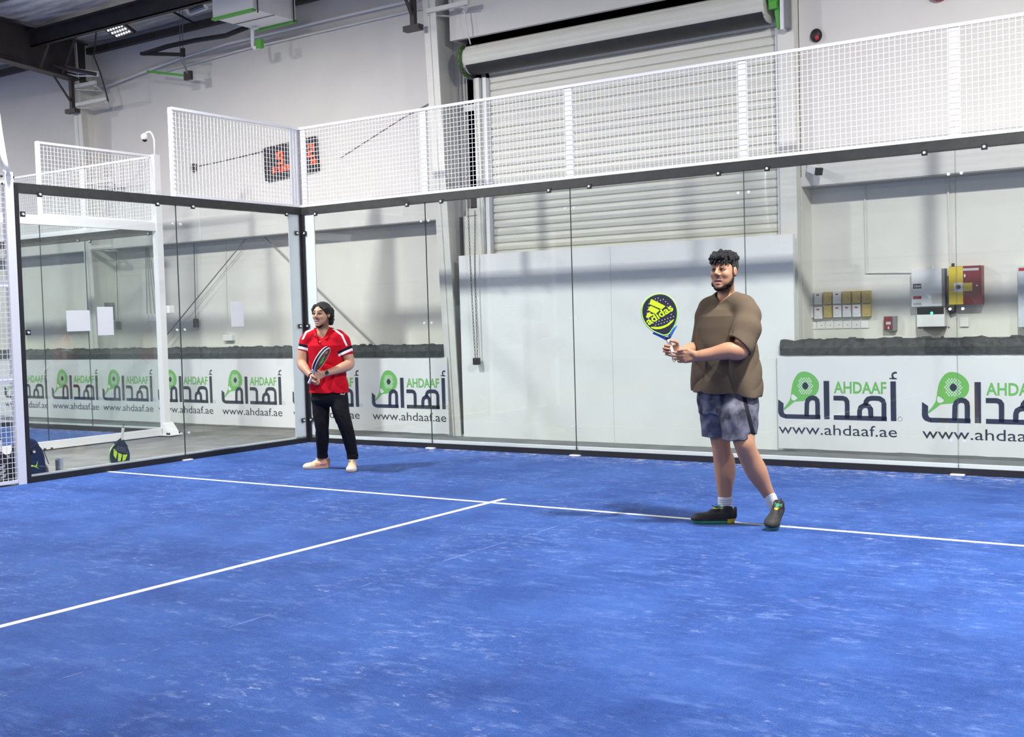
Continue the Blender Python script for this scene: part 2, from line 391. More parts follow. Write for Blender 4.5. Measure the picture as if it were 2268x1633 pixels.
for s, yy in ((1, 0.95), (1, 0.55)):
    MB().bar((xr+0.08, yy, raf(yy)+0.01), (xr+0.55, yy-0.02, raf(yy)+0.62), 0.05, 0.012).build('flange_brace', M['dsteel'], raft)
# purlins along the roof
for i, yy in enumerate((0.45, -1.1)):
    zb = ceil_z(yy)-0.36
    b = MB(); b.box((-16, yy-0.01, zb), (15, yy+0.01, zb+0.24)); b.box((-16, yy-0.01, zb), (15, yy+0.09, zb+0.015)); b.box((-16, yy-0.09, zb+0.225), (15, yy+0.01, zb+0.24))
    o = b.build('roof_purlin', M['dsteel'], loc=(0, yy, zb))
    tag(o, ['dark roof purlin nearest the back wall, crossing above the left rafter', 'dark roof purlin, second from the back wall'][i], 'purlin', 'dark purlins under the roof foil')
tag(MB().box((-24, 1.50, 6.12), (15, 1.595, 6.22)).build('eaves_strut', M['dsteel'], loc=(0, 1.55, 6.29)), 'dark thin steel strut along the top of the back wall', 'strut')

def hanger(x, y, z0, z1, label):
    t = MB(); t.box((x-0.035, y-0.03, z0), (x+0.035, y+0.03, z1)); t.box((x-0.14, y-0.05, z0-0.03), (x+0.12, y+0.05, z0+0.04))
    t.bar((x, y, z0+0.12), (x-0.02, y-0.33, z1+0.04), 0.05, 0.012)
    o = t.build('steel_hanger', M['dsteel'], loc=(x, y, z0)); tag(o, label, 'hanger', 'dark hanging steel brackets'); return o
hanger(-6.30, 1.20, 5.14, 5.66, 'dark steel hanging bracket with foot plate beside the left column')
hanger(1.12, 1.0, 5.26, 5.9, 'dark steel hanging bracket at the top edge of the photo beside the middle column')

# ================================================================ ROLLING SHUTTER BAY
sh = thing('rolling_shutter', 'cream rolling shutter door half hidden by white boards', 'shutter door', (3.78, 1.62, 2.3))
prof = []
z = 2.20; slat = 0.098
while z < 4.86:
    prof += [(1.632, z), (1.609, z+0.010), (1.603, z+0.050), (1.609, z+0.086), (1.630, z+0.096)]
    z += slat
vs = []; fs = []
for (y, zz) in prof: vs += [(1.85, y, zz), (5.78, y, zz)]
for i in range(len(prof)-1): fs.append((2*i, 2*i+1, 2*i+3, 2*i+2))
MB().add(vs, fs).build('curtain', M['shutter'], sh)
b = MB(); n = 56; vs = []; fs = []
prev = None
for i in range(n+1):
    a = 2*PI*i/n; rr = 0.183 + 0.010*(i % 7 < 1)*-1
    for x in (1.66, 5.72): vs.append((x, 1.47-math.cos(a)*rr, 4.850+math.sin(a)*rr))
for i in range(n): fs.append((2*i, 2*i+2, 2*i+3, 2*i+1))
b.add(vs, fs); b.add([vs[2*i] for i in range(n)], [tuple(range(n))]); b.add([vs[2*i+1] for i in range(n)], [tuple(range(n))[::-1]])
b.build('rolled_drum', M['shutter'], sh)
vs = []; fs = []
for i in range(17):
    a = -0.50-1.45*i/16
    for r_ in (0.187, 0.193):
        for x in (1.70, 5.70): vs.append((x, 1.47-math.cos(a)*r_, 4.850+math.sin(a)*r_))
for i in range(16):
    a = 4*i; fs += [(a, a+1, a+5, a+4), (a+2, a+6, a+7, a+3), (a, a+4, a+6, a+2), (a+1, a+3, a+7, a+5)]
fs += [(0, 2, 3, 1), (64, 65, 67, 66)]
MB().add(vs, fs).build('dark_strip', M['rail'], sh, smooth=False)  # dark grey curved strip along the underside of the drum
for x0 in (1.795, 5.755):
    MB().box((x0, 1.53, 2.2), (x0+0.055, 1.66, 4.62)).build('guide_channel', M['white'], sh)
b = MB(); b.box((1.775, 1.545, 4.60), (1.835, 1.56, 4.76)); b.build('guide_flare', M['grey'], sh)
# side jambs
jb = MB(); jb.box((5.81, 1.46, FL), (5.995, 1.595, 5.1)); tag(jb.build('shutter_jamb', M['cream'], loc=(5.9, 1.6, 2.2)), 'cream vertical jamb at the right side of the shutter', 'jamb')
jb = MB(); jb.box((1.69, 1.48, 2.345), (1.775, 1.56, 4.62)); jb.box((1.50, 1.50, 4.22), (1.69, 1.54, 4.30)); jb.box((1.50, 1.50, 2.87), (1.69, 1.54, 2.96))
tag(jb.build('shutter_jamb', M['cream'], loc=(1.7, 1.55, 2.2)), 'cream jamb with crossbars beside the dark gap at the left of the shutter', 'jamb')
tag(MB().box((1.43, 1.52, 2.345), (1.69, 1.56, 2.87)).build('jamb_panel', M['recess'], loc=(1.56, 1.54, 2.3)), 'plain panel between the column and the shutter, just above the white board', 'panel')
tag(MB().box((1.40, 1.56, FL), (1.485, 1.60, 5.10)).build('jamb_strip', M['wall'], loc=(1.45, 1.58, FL)), 'painted wall strip between the middle column and the dark gap', 'strip')
# end gear of the drum
def end_gear(x, label):
    t = thing('drum_bracket', label, 'bracket', (x, 1.47, 4.9))
    pts = [(x, 1.47-math.cos(a)*0.2, 4.850+math.sin(a)*0.2) for a in np.linspace(-1.5, 1.0, 12)]
    MB().tube(pts, 0.028, 8).build('sprocket', M['chain_g'], t)
    MB().box((x-0.02, 1.40, 4.62), (x+0.01, 1.60, 4.98)).build('side_plate', M['grey'], t)
    return t
end_gear(1.63, 'green and grey chain sprocket at the left end of the shutter drum')
g = thing('shutter_motor', 'green shutter motor and bracket at the right end of the drum', 'motor', (5.86, 1.42, 4.65))
b = MB(); b.cyl((5.76, 1.42, 4.93), (5.86, 1.42, 4.93), 0.11, 14); b.box((5.76, 1.34, 4.78), (5.85, 1.40, 5.09)); b.build('housing', M['cgreen'], g)
b = MB(); b.bar((5.82, 1.38, 4.92), (5.85, 1.42, 4.57), 0.05, 0.02); b.bar((5.85, 1.36, 5.09), (5.97, 1.38, 4.9), 0.05, 0.02); b.build('strap', M['cgreen'], g)
b = MB(); b.box((5.88, 1.36, 4.55), (5.93, 1.44, 5.08)); b.build('conduit', M['white'], g)
b = MB(); b.box((5.94, 1.33, 4.55), (5.98, 1.44, 5.09)); b.build('plate', M['grey'], g)
# white boards screening the lower part of the shutter
def board(x0, x1, label):
    o = MB().box((x0, 1.345, FL+0.002), (x1, 1.395, 2.345)).build('white_board', M['board'], loc=((x0+x1)/2, 1.37, FL))
    tag(o, label, 'board', 'white boards in front of the shutter')
board(1.47, 3.72, 'tall white board in front of the shutter, the left one beside the column')
board(3.724, 5.985, 'tall white board in front of the shutter, the right one behind the standing player')
# hand chain with its weight
ch = thing('hand_chain', 'looped hand chain with a dark weight hanging before the white boards', 'chain', (1.765, 1.27, 0.93))
def chain_strand(x0, x1, z0, z1, ph):
    b = MB(); k = int((z0-z1)/0.045)
    for i in range(k):
        t = i/k; x = x0+(x1-x0)*t+0.008*math.sin(6*t+ph); zz = z0+(z1-z0)*t
        a = (i % 2)*PI/2
        ring = [(x+0.010*math.cos(c)*math.cos(a), 1.27+0.010*math.cos(c)*math.sin(a), zz-0.022+0.026*math.sin(c)) for c in np.linspace(0, 2*PI, 9)[:-1]]
        b.tube(ring, 0.004, 4, closed=True)
    return b
chain_strand(1.650, 1.750, 4.80, 1.02, 0).build('chain_strand', M['chain'], ch)
chain_strand(1.800, 1.770, 2.90, 1.02, 2).build('chain_strand', M['chain'], ch)
MB().rbox((1.725, 1.235, 0.93), (1.805, 1.305, 1.02), 0.008).build('weight', M['black'], ch)
tag(MB().box((1.53, 1.56, 2.98), (1.68, 1.80, 3.14)).build('winch_box', M['dsteel'], loc=(1.60, 1.6, 2.98)), 'small dark gear box on the left jamb of the shutter', 'gear box')
# ================================================================ COURT ENCLOSURES
def frame_map(ox, oy, dx, dy, nx_, ny_):
    """local (s along, t outward, z) -> world"""
    return lambda s, t, z: (ox+dx*s+nx_*t, oy+dy*s+ny_*t, z)
def fbox(mb, f, a, b, m=0):
    (s0, t0, z0), (s1, t1, z1) = a, b
    P = [f(s, t, z) for z in (z0, z1) for s, t in ((s0,t0),(s1,t0),(s1,t1),(s0,t1))]
    mb.add(P, [(0,3,2,1),(4,5,6,7),(0,1,5,4),(1,2,6,5),(2,3,7,6),(3,0,4,7)], m)
def clip(f, s, z, parent, hw=0.026, mname='clip'):
    b = MB(); fbox(b, f, (s-hw, -0.012, z-hw), (s+hw, 0.0, z+hw))
    c = b.build('clip', M[mname], parent)
    b = MB(); p = Vector(f(s, -0.012, z)); q = Vector(f(s, -0.022, z))
    b.cyl(p, q, 0.0125, 10); b.build('bolt', M['bolt'], c)
def pane(f, s0, s1, label, group, clips=(), z0=0.062, z1=2.985, joint=()):
    mid = f((s0+s1)/2, 0, z0)
    t = thing('glass_panel', label, 'glass panel', mid, group)
    b = MB(); g = 0.003
    a, c = s0+g, s1-g
    P = [f(s, tt, z) for z in (z0, z1) for s, tt in ((a,0.0),(c,0.0),(c,0.012),(a,0.012))]
    b.add(P, [(0,1,5,4), (2,3,7,6)], 0)
    b.add(P, [(1,2,6,5), (3,0,4,7), (0,3,2,1), (4,5,6,7)], 1)
    b.build('pane', [M['glass'], M['edge']], t)
    for s, z in clips: clip(f, s, z, t)
    for s, z in joint:
        b = MB(); p = Vector(f(s, -0.001, z)); q = Vector(f(s, -0.012, z)); b.cyl(p, q, 0.014, 10)
        b.build('bolt', M['bolt'], t)
    return t
def mesh_panel(f, s0, s1, z0, z1, label, group, t0=0.0, post0=True, post1=False, step=0.0515, rails=(), zbot=True, pw=0.085):
    """welded white wire mesh in a tube frame; wires run over the inner face of the flat posts"""
    t = thing('mesh_panel', label, 'mesh panel', f((s0+s1)/2, 0.02, z0), group)
    b = MB(); r = 0.0021
    n = int(round((s1-s0)/step))
    for i in range(1, n):
        s = s0+(s1-s0)*i/n; fbox(b, f, (s-r, t0, z0), (s+r, t0+2*r, z1))
    k = int(round((z1-z0)/step))
    for j in range(1, k):
        z = z0+(z1-z0)*j/k; fbox(b, f, (s0, t0+2*r, z-r), (s1, t0+4*r, z+r))
    b.build('wire_mesh', M['wire'], t)
    b = MB(); fbox(b, f, (s0, t0-0.004, z1-0.022), (s1, t0+0.030, z1+0.008)); b.build('top_rail', M['white'], t)
    if zbot:
        b = MB(); fbox(b, f, (s0, t0-0.004, z0-0.002), (s1, t0+0.030, z0+0.030)); b.build('bottom_rail', M['white'], t)
    for z in rails:
        b = MB(); fbox(b, f, (s0, t0+0.008, z-0.03), (s1, t0+0.04, z+0.03)); b.build('middle_rail', M['white'], t)
    if post0:
        b = MB(); fbox(b, f, (s0-pw/2, t0+0.010, z0), (s0+pw/2, t0+0.045, z1)); b.build('post', M['white'], t)
    if post1:
        b = MB(); fbox(b, f, (s1-pw/2, t0+0.010, z0), (s1+pw/2, t0+0.045, z1)); b.build('post', M['white'], t)
    return t
ORD = ['first', 'second', 'third', 'fourth', 'fifth']

# back wall of our court: y = 0, outward = +y
fb = frame_map(0, 0, 1, 0, 0, 1)
gl_lab = ['back glass panel beside the corner post, behind the player in red',
          'back glass panel, second from the corner, in front of the column and hand chain',
          'back glass panel, third from the corner, in front of the shutter boards',
          'back glass panel, fourth from the corner, behind the player in brown',
          'back glass panel at the right edge of the photo']
for i in range(5):
    s0, s1 = 2.0*i, 2.0*i+2
    cl = [(s0+0.25, 2.90), (s1-0.26, 2.90)]; jt = []
    if i == 0: cl += [(0.05, 2.67), (0.05, 1.49), (0.05, 0.29)]
    else: jt += [(s0+0.055, 2.69), (s0+0.055, 1.49), (s0+0.055, 0.31)]
    if i < 4: jt += [(s1-0.055, 2.69), (s1-0.055, 1.49), (s1-0.055, 0.31)]
    pane(fb, s0, s1, gl_lab[i], 'glass panels of the back wall', cl, joint=jt)
mp_lab = ['white mesh panel above the back glass, nearest the corner with the red clock behind',
          'white mesh panel above the back glass, second from the corner, before the column',
          'white mesh panel above the back glass, third from the corner, in front of the shutter',
          'white mesh panel above the back glass, fourth from the corner, across the shutter end',
          'white mesh panel above the back glass at the right edge of the photo']
for i in range(5):
    mesh_panel(fb, 2.0*i, 2.0*i+2, 3.0, 4.0, mp_lab[i], 'mesh panels above the back glass', t0=0.0, post0=i > 0)
b = MB(); fbox(b, fb, (0.0, -0.004, 2.905), (10, 0.0, 3.0)); fbox(b, fb, (0.0, 0.013, 2.905), (10, 0.09, 3.0))
rl = thing('top_beam', 'dark beam along the top of the back glass', 'beam', (5, 0.05, 2.9))
b.build('beam', M['rail'], rl)
bs = thing('base_channel', 'black base strip along the foot of the back glass', 'base strip', (5, 0.05, 0))
b = MB(); fbox(b, fb, (0.0, -0.008, FL), (10, 0.02, 0.060)); b.build('rubber_strip', M['black'], bs)
b = MB(); fbox(b, fb, (0.0, 0.014, 0.0), (10, 0.075, 0.094)); b.build('steel_angle', M['white'], bs)
for x in (2, 4, 6, 8):
    b = MB(); fbox(b, fb, (x-0.06, -0.055, 0.0), (x+0.06, -0.008, 0.012)); b.build('foot_plate', M['white'], bs)

# side wall of our court: x = 0, outward = -x, s runs from the corner towards the net
fs_ = frame_map(0, 0, 0, -1, -1, 0)
pane(fs_, 0, 2, 'side glass panel beside the corner post, with one paper sheet on it', 'glass panels of the side wall',
     [(0.27, 2.90), (1.76, 2.90), (0.10, 2.67), (0.10, 1.49), (0.10, 0.29)], joint=[(1.945, 2.69), (1.945, 1.49), (1.945, 0.31)])
pane(fs_, 2, 4, 'side glass panel at the left of the photo, with two paper sheets on it', 'glass panels of the side wall',
     [(2.26, 2.90), (3.72, 2.90), (3.92, 2.69), (3.92, 1.51), (3.92, 0.31)], joint=[(2.055, 2.69), (2.055, 1.49), (2.055, 0.31)])
mesh_panel(fs_, 0, 2, 3.0, 4.0, 'white mesh panel above the side glass, ending in a free white post', 'mesh panels of the side wall', post0=False, post1=True, pw=0.05)
b = MB(); fbox(b, fs_, (0.0, -0.004, 2.905), (4.0, 0.0, 3.0)); fbox(b, fs_, (0.0, 0.013, 2.905), (4.0, 0.08, 3.0))
rl = thing('top_beam', 'dark beam along the top of the side glass', 'beam', (-0.05, -2, 2.9)); b.build('beam', M['rail'], rl)
bs = thing('base_channel', 'black base strip along the foot of the side glass', 'base strip', (-0.05, -2, 0))
b = MB(); fbox(b, fs_, (0.0, -0.008, FL), (4.0, 0.02, 0.060)); b.build('rubber_strip', M['black'], bs)
b = MB(); fbox(b, fs_, (0.0, 0.014, 0.0), (4.0, 0.06, 0.078)); b.build('steel_angle', M['white'], bs)
b = MB(); fbox(b, fs_, (1.94, -0.055, 0.0), (2.06, -0.008, 0.012)); b.build('foot_plate', M['white'], bs)
b = MB(); fbox(b, fs_, (3.955, -0.006, 0.0), (4.0, 0.012, 2.99)); b.build('end_gasket', M['black'], bs)

# corner post: black gasket inside, white angle behind the glass
cp = thing('corner_post', 'white corner post with a black inner strip where the two glass walls meet', 'post', (-0.03, 0.03, 0))
b = MB(); b.box((-0.004, 0.0, 0.0), (0.045, -0.004, 2.91)); b.box((0.0, -0.045, 0.0), (0.004, 0.004, 2.91)); b.build('gasket', M['black'], cp)
b = MB(); b.box((-0.016, 0.014, 0.0), (0.20, 0.026, 2.92)); b.box((-0.026, -0.22, 0.0), (-0.014, 0.014, 2.92)); b.build('white_angle', M['white'], cp)
b = MB(); b.box((-0.016, 0.012, 3.0), (0.105, 0.024, 3.98)); b.box((-0.026, -0.155, 3.0), (-0.012, 0.012, 3.98)); b.build('upper_angle', M['white'], cp)
MB().box((-0.004, -0.004, 3.0), (0.012, 0.012, 4.0)).build('seam', M['grey'], cp)

# fence towards the net: post with lamp pole, full height mesh
ep = thing('fence_post', 'white fence post at the left edge carrying the curved lamp pole', 'post', (0, -4.06, 0))
MB().box((-0.05, -4.10, 0.0), (0.012, -4.01, 3.10)).build('post', M['white'], ep)
for z in (3.05, 2.98):
    for y in (-4.12, -3.995): MB().cyl((0.0, y, z), (0.0, y-0.012, z), 0.012, 8).build('bolt', M['clip'], ep)
fence_lab = 'white full-height mesh fence panel at the left edge of the photo'
mesh_panel(fs_, 4.05, 6.05, 0.02, 3.0, fence_lab, None, post0=False, post1=True, rails=(1.05, 1.99), step=0.0515)

def lamp(px, py, inx, label, power):
    """curved pole rising from the fence post and carrying a court floodlight"""
    t = thing('court_floodlight', label, 'floodlight', (px, py, 3.05), 'floodlights on curved poles')
    s = -inx
    pts = [(px+s*d, py, z) for d, z in ((0.0, 3.05), (0.06, 3.25), (0.11, 3.5), (0.155, 3.8), (0.18, 4.2), (0.19, 4.7), (0.16, 5.2), (0.08, 5.6), (-0.05, 5.9), (-0.25, 6.05), (-0.5, 6.1))]
    MB().tube(pts, 0.032, 12).build('pole', M['white'], t, smooth=True)
    hx = px+inx*0.45
    MB().rbox((hx-0.16, py-0.30, 6.02), (hx+0.16, py+0.30, 6.09), 0.015).build('lamp_housing', M['dsteel'], t)
    MB().box((hx-0.14, py-0.28, 6.012), (hx+0.14, py+0.28, 6.02)).build('lens', M['lens'], t)
    ld = bpy.data.lights.new('floodlight', 'AREA'); ld.shape = 'RECTANGLE'; ld.size = 0.28; ld.size_y = 0.56
    ld.energy = LAMP_W*power; ld.color = (1.0, 0.985, 0.96)
    lo = bpy.data.objects.new('floodlight', ld); COL.objects.link(lo); lo.parent = t
    lo.location = Vector((hx, py, 5.995))-Vector((px, py, 3.05))
    return t
lamp(0.0, -4.06, 1, 'floodlight on the white curved pole at the left edge of the photo', 0.75)
for (px, py, inx, pw_) in ((10, -4.06, -1, 1.05), (0, -15.9, 1, 0.4), (10, -15.9, -1, 0.45), (-2.85, -4.06, -1, 0.45), (-12.85, -4.06, 1, 1.1), (-2.85, -15.9, -1, 0.4), (12.85, -4.06, 1, 0.45)):  # last one, beyond the right side, is added to brighten the right wall
    lamp(px, py, inx, 'floodlight on a curved pole outside the photo', pw_)

# ---------------------------------------------------------------- the neighbouring court
fn = frame_map(-2.85, 0, -1, 0, 0, 1)
edges = [0.0, 1.62, 3.4, 5.4, 7.4, 10.0]
nlab = ['glass panel of the neighbouring court, back wall, nearest its corner post', 'glass panel of the neighbouring court, back wall, second from its corner post',
        'glass panel of the neighbouring court, back wall, at the far left edge']
for i in range(3):
    pane(fn, edges[i], edges[i+1], nlab[i], 'glass panels of the neighbouring court', [(edges[i]+0.14, 2.86), (edges[i+1]-0.14, 2.83)], joint=[])
    mesh_panel(fn, edges[i], edges[i+1], 3.0, 3.94, nlab[i].replace('glass panel', 'mesh panel above the glass'), 'mesh panels of the neighbouring court', post0=i > 0, pw=0.09)
b = MB(); fbox(b, fn, (0, -0.004, 2.85), (7.2, 0.0, 2.96)); fbox(b, fn, (0, 0.013, 2.85), (7.2, 0.09, 2.96))
rl = thing('top_beam', 'dark beam along the back glass of the neighbouring court', 'beam', (-6.5, 0.05, 2.9)); b.build('beam', M['rail'], rl)
b = MB(); fbox(b, fn, (0, -0.006, 2.96), (7.2, 0.05, 3.0)); b.build('upper_rail', M['white'], rl)
bs = thing('base_channel', 'black base strip along the back glass of the neighbouring court', 'base strip', (-6.5, 0.05, 0))
b = MB(); fbox(b, fn, (0, -0.008, FL), (7.2, 0.02, 0.075)); b.build('rubber_strip', M['rail'], bs)
b = MB(); fbox(b, fn, (0, 0.022, 0.0), (7.2, 0.05, 0.098)); b.build('steel_angle', M['white'], bs)
# its side wall, seen from outside: white steel frame
fo = frame_map(-2.85, 0, 0, -1, 1, 0)
pane(fo, 0.0, 1.83, 'side glass panel of the neighbouring court beside its white post', 'side glass panels of the neighbouring court', [])
pane(fo, 1.83, 4.0, 'side glass panel of the neighbouring court reaching the left fence post', 'side glass panels of the neighbouring court', [])
mesh_panel(fo, 0.0, 1.82, 3.0, 3.94, 'mesh panel on the side wall of the neighbouring court, with a free white end post', 'side mesh panels of the neighbouring court', t0=0.0, post0=False, post1=True, pw=0.05)
np_ = thing('corner_post', 'white post of the neighbouring court with the camera arm on top', 'post', (-2.80, 0.0, 0))
MB().box((-2.85, -0.05, 0.0), (-2.75, 0.05, 3.95)).build('post', M['white'], np_)
b = MB(); b.add([(-2.75, -0.09, 0.006), (-2.60, -0.09, 0.006), (-2.75, -0.09, 0.18), (-2.75, 0.09, 0.006), (-2.60, 0.09, 0.006), (-2.75, 0.09, 0.18)], [(0,1,2), (3,5,4), (1,4,5,2), (0,3,4,1)]); b.build('gusset', M['white'], np_)
b = MB(); b.box((-2.9, -0.12, 0.0), (-2.58, 0.12, 0.012)); b.build('base_plate', M['white'], np_)
for y in (-0.09, 0.09):
    for x in (-2.66, -2.62): MB().cyl((x, y, 0.012), (x, y, 0.04), 0.014, 8).build('bolt', M['clip'], np_)
sr = thing('side_rail', 'white steel frame rails along the side wall of the neighbouring court', 'rail', (-2.80, -2, 0))
b = MB(); fbox(b, fo, (0, 0.012, 2.88), (4.0, 0.075, 3.0)); b.build('top_rail', M['white'], sr)
b = MB(); fbox(b, fo, (0, 0.012, 0.0), (4.0, 0.075, 0.10)); b.build('bottom_rail', M['white'], sr)
for s in (1.85, 1.95, 2.1, 2.2): MB().cyl((-2.76, -s, 0.0), (-2.76, -s, 0.02), 0.016, 8).build('bolt', M['clip'], sr)
# camera on its gooseneck
cc = thing('dome_camera', 'white dome camera on a bent arm above the neighbouring post', 'camera', (-2.80, 0, 3.95))
MB().tube([(-2.79, 0, 3.95), (-2.79, 0, 4.16), (-2.80, -0.02, 4.23), (-2.83, -0.03, 4.27), (-2.88, -0.04, 4.27), (-2.92, -0.05, 4.25)], 0.016, 10).build('arm', M['plastic'], cc, smooth=True)
MB().sphere((-2.935, -0.05, 4.21), 0.052, sx=(1, 1, 1.05)).build('housing', M['plastic'], cc, smooth=True)
MB().sphere((-2.935, -0.05, 4.175), 0.036).build('dome', M['black'], cc, smooth=True)
tag(MB().rbox((-2.84, 0.06, 1.72), (-2.70, 0.16, 1.83), 0.01).build('junction_box', M['plastic'], loc=(-2.77, 0.1, 1.72)), 'white junction box on the side of the neighbouring post', 'box')
# ================================================================ BANNERS
YB = 1.30
def wl(cx, cy):
    """logo drawing board: crop pixels of the surveyed print -> metres on the banner, origin at the logo's left foot"""
    p = at(800+cx/9.071, 800+cy/9.071, 1, YB); return (p[0]+0.062, p[2])
def logo_mesh(x0):
    """the printed mark: racket, lettering and web address, each ink a material slot"""
    b = MB()
    def fl(lay): return lambda x, z: (x0+x, YB-0.0006*lay-0.0005, z)
    def poly(pts, lay, m):
        f = fl(lay); b.add([f(*wl(*p)) for p in pts], [tuple(range(len(pts)))], m)
    def stroke(pts, wv, lay, m, wh=None):
        P = [Vector(wl(*p)).to_2d() for p in pts]; f = fl(lay); k = len(P)
        L_, R_ = [], []
        for i in range(k):
            a = P[max(i-1, 0)]; c = P[min(i+1, k-1)]; d = (c-a).normalized(); n = Vector((-d.y, d.x))
            if 0 < i < k-1:
                d1 = (P[i]-P[i-1]).normalized(); n1 = Vector((-d1.y, d1.x)); sc = 1/max(0.5, n.dot(n1))
            else: sc = 1
            L_.append(P[i]+n*wv/2*sc); R_.append(P[i]-n*wv/2*sc)
        V = [f(p.x, p.y) for p in L_+R_]
        b.add(V, [(i, i+1, k+i+1, k+i) for i in range(k-1)], m)
    # racket
    poly([(525,185),(565,188),(600,202),(645,235),(682,278),(710,330),(724,385),(724,450),(712,505),(690,548),(645,590),(600,622),(550,648),(530,655),(470,660),(420,668),(390,700),(340,755),(292,805),(287,770),(330,700),(362,630),(372,560),(378,480),(386,400),(400,335),(425,270),(455,220),(490,193)], 1, 1)
    poly([(385,548),(410,555),(455,605),(448,625),(425,645),(395,645),(380,615),(378,580)], 2, 2)
    f2 = fl(2)
    c0 = Vector(wl(552, 415)).to_2d()
    for i in range(-6, 7):
        for j in range(-6, 7):
            if (i+j) % 2: continue
            p = Vector((c0.x+i*0.0135, c0.y+j*0.0165)); d = math.hypot((p.x-c0.x)/0.084, (p.y-c0.y)/0.098)
            dd = math.hypot(p.x-c0.x, p.y-c0.y)
            if d > 1.0 or dd < 0.042: continue
            b.add([f2(p.x+0.0072*math.cos(a), p.y+0.0085*math.sin(a)) for a in np.linspace(0, 2*PI, 7)[:-1]], [(0,1,2,3,4,5)], 2)
    f3 = fl(3)
    b.add([f3(c0.x+0.033*math.cos(a), c0.y+0.038*math.sin(a)) for a in np.linspace(0, 2*PI, 21)[:-1]], [tuple(range(20))], 0)
    # lettering
    W = 0.050
    poly([(215,632),(283,692),(286,825),(296,852),(320,872),(320,930),(290,926),(250,905),(228,870),(218,830)], 4, 0)
    stroke([(310,900),(560,906),(752,910)], 0.047, 4, 0)
    stroke([(578,905),(578,690),(590,640),(615,612),(645,602),(680,612),(703,640),(712,690),(718,935)], W, 4, 0)
    poly([(780,335),(850,335),(868,940),(800,940)], 4, 0)
    stroke([(910,606),(1030,608),(1062,625),(1080,660),(1084,720),(1088,930)], W, 4, 0)
    stroke([(920,913),(1250,922),(1580,932)], 0.048, 4, 0)
    stroke([(1546,955),(1540,690),(1525,645),(1485,612),(1430,607),(1380,607),(1340,622),(1318,660),(1310,720)], W, 4, 0)
    stroke([(1240,925),(1240,800),(1252,755),(1285,728),(1320,722),(1352,735),(1375,775),(1384,920)], W, 4, 0)
    poly([(1612,340),(1680,340),(1700,965),(1632,965)], 4, 0)
    poly([(1600,285),(1690,288),(1690,308),(1600,302)], 4, 0)
    stroke([(1690,202),(1660,203),(1638,222),(1634,250),(1642,275),(1656,292)], 0.018, 4, 0)
    # words
    p0 = wl(912, 535); p1 = wl(1562, 345); z1 = wl(1230, 347)[1]; z0 = wl(1230, 535)[1]
    add_text(b, 'AHDAAF', fl(2), p0[0], p1[0], z0, z1, 1, True)
    p0 = wl(232, 1180); p1 = wl(1712, 1220); zb = wl(1000, 1200)[1]; zt = wl(885, 1030)[1]
    add_text(b, 'www.ahdaaf.ae', fl(2), p0[0], p1[0], zb, zt, 0)
    # small registered ring
    rx, rz = wl(1745, 930)
    b.tube([(x0+rx+0.022*math.cos(a), YB-0.002, rz+0.022*math.sin(a)) for a in np.linspace(0, 2*PI, 13)[:-1]], 0.003, 4, 3, closed=True)
    return b
INK = [M['navy'], M['green'], M['pwhite'], M['pgrey']]
def banner(x0, x1, label, logos):
    t = thing('wall_banner', label, 'banner', ((x0+x1)/2, YB, 0.0), 'printed banners on the low wall')
    n = max(2, int((x1-x0)/0.12)); vs = []; fs = []
    for i in range(n+1):
        x = x0+(x1-x0)*i/n
        zb = 0.012+0.012*abs(mnoise.noise(Vector((x*3, 0, 0))))
        vs += [(x, YB, zb), (x, YB, 1.03), (x, YB+0.012, zb), (x, YB+0.012, 1.03)]
    for i in range(n):
        a = 4*i; fs += [(a, a+4, a+5, a+1), (a+2, a+3, a+7, a+6), (a+1, a+5, a+7, a+3), (a, a+2, a+6, a+4)]
    fs += [(0,1,3,2), (4*n, 4*n+2, 4*n+3, 4*n+1)]
    MB().add(vs, fs).build('vinyl_sheet', M['banner'], t)
    first = None
    for lx in logos:
        if first is None:
            first = logo_mesh(lx).build('logo', INK, t); base = lx
        else:
            o = first.copy(); COL.objects.link(o); o.parent = t; o.location = (lx-base, 0, 0)
    return t
banner(-18.0, 1.26, 'long white banner printed with green rackets, left of the middle column', [-0.062, -1.578, -3.08, -4.563, -5.971, -7.367, -8.78])
banner(5.80, 15.0, 'white banner printed with green rackets, behind the player in brown at the right', [5.80, 7.335])
# dark rough band along the top of the low wall
def dark_band(x0, x1, label, seed):
    t = thing('dark_band', label, 'wall band', ((x0+x1)/2, 1.32, 1.03))
    rr = random.Random(seed); n = int((x1-x0)/0.04); vs = []; fs = []
    h = 1.19
    for i in range(n+1):
        x = x0+(x1-x0)*i/n
        if i % 3 == 0: h = 1.185+rr.random()*0.022
        hh = h+rr.random()*0.012
        y0 = YB-0.012-0.006*rr.random()
        vs += [(x, y0, 1.032), (x, y0-0.004, 1.11), (x, YB-0.006, hh-0.02), (x, YB+0.02, hh), (x, YB+0.028, hh-0.004), (x, YB+0.028, 1.032)]
    for i in range(n):
        for k in range(5):
            a = 6*i+k; fs.append((a, a+6, a+7, a+1))
    fs += [(5,4,3,2,1,0), tuple(6*n+k for k in range(6))]
    MB().add(vs, fs).build('band', M['tarp'], t)
    b = MB()
    for i in range(int((x1-x0)*3)):
        x = x0+rr.random()*(x1-x0); w = 0.03+0.10*rr.random(); hh = 0.006+0.014*rr.random()
        b.add([(x, YB+0.01, 1.195), (x+w, YB+0.01, 1.195), (x+w*0.8, YB+0.04, 1.2+hh), (x+w*0.15, YB+0.04, 1.2+hh), (x, YB+0.1, 1.186), (x+w, YB+0.1, 1.186)],
              [(0,1,2,3), (3,2,5,4), (1,5,2), (0,3,4)])
    o = b.build('loose_scrap', M['tarp'], t); o['kind'] = 'stuff'
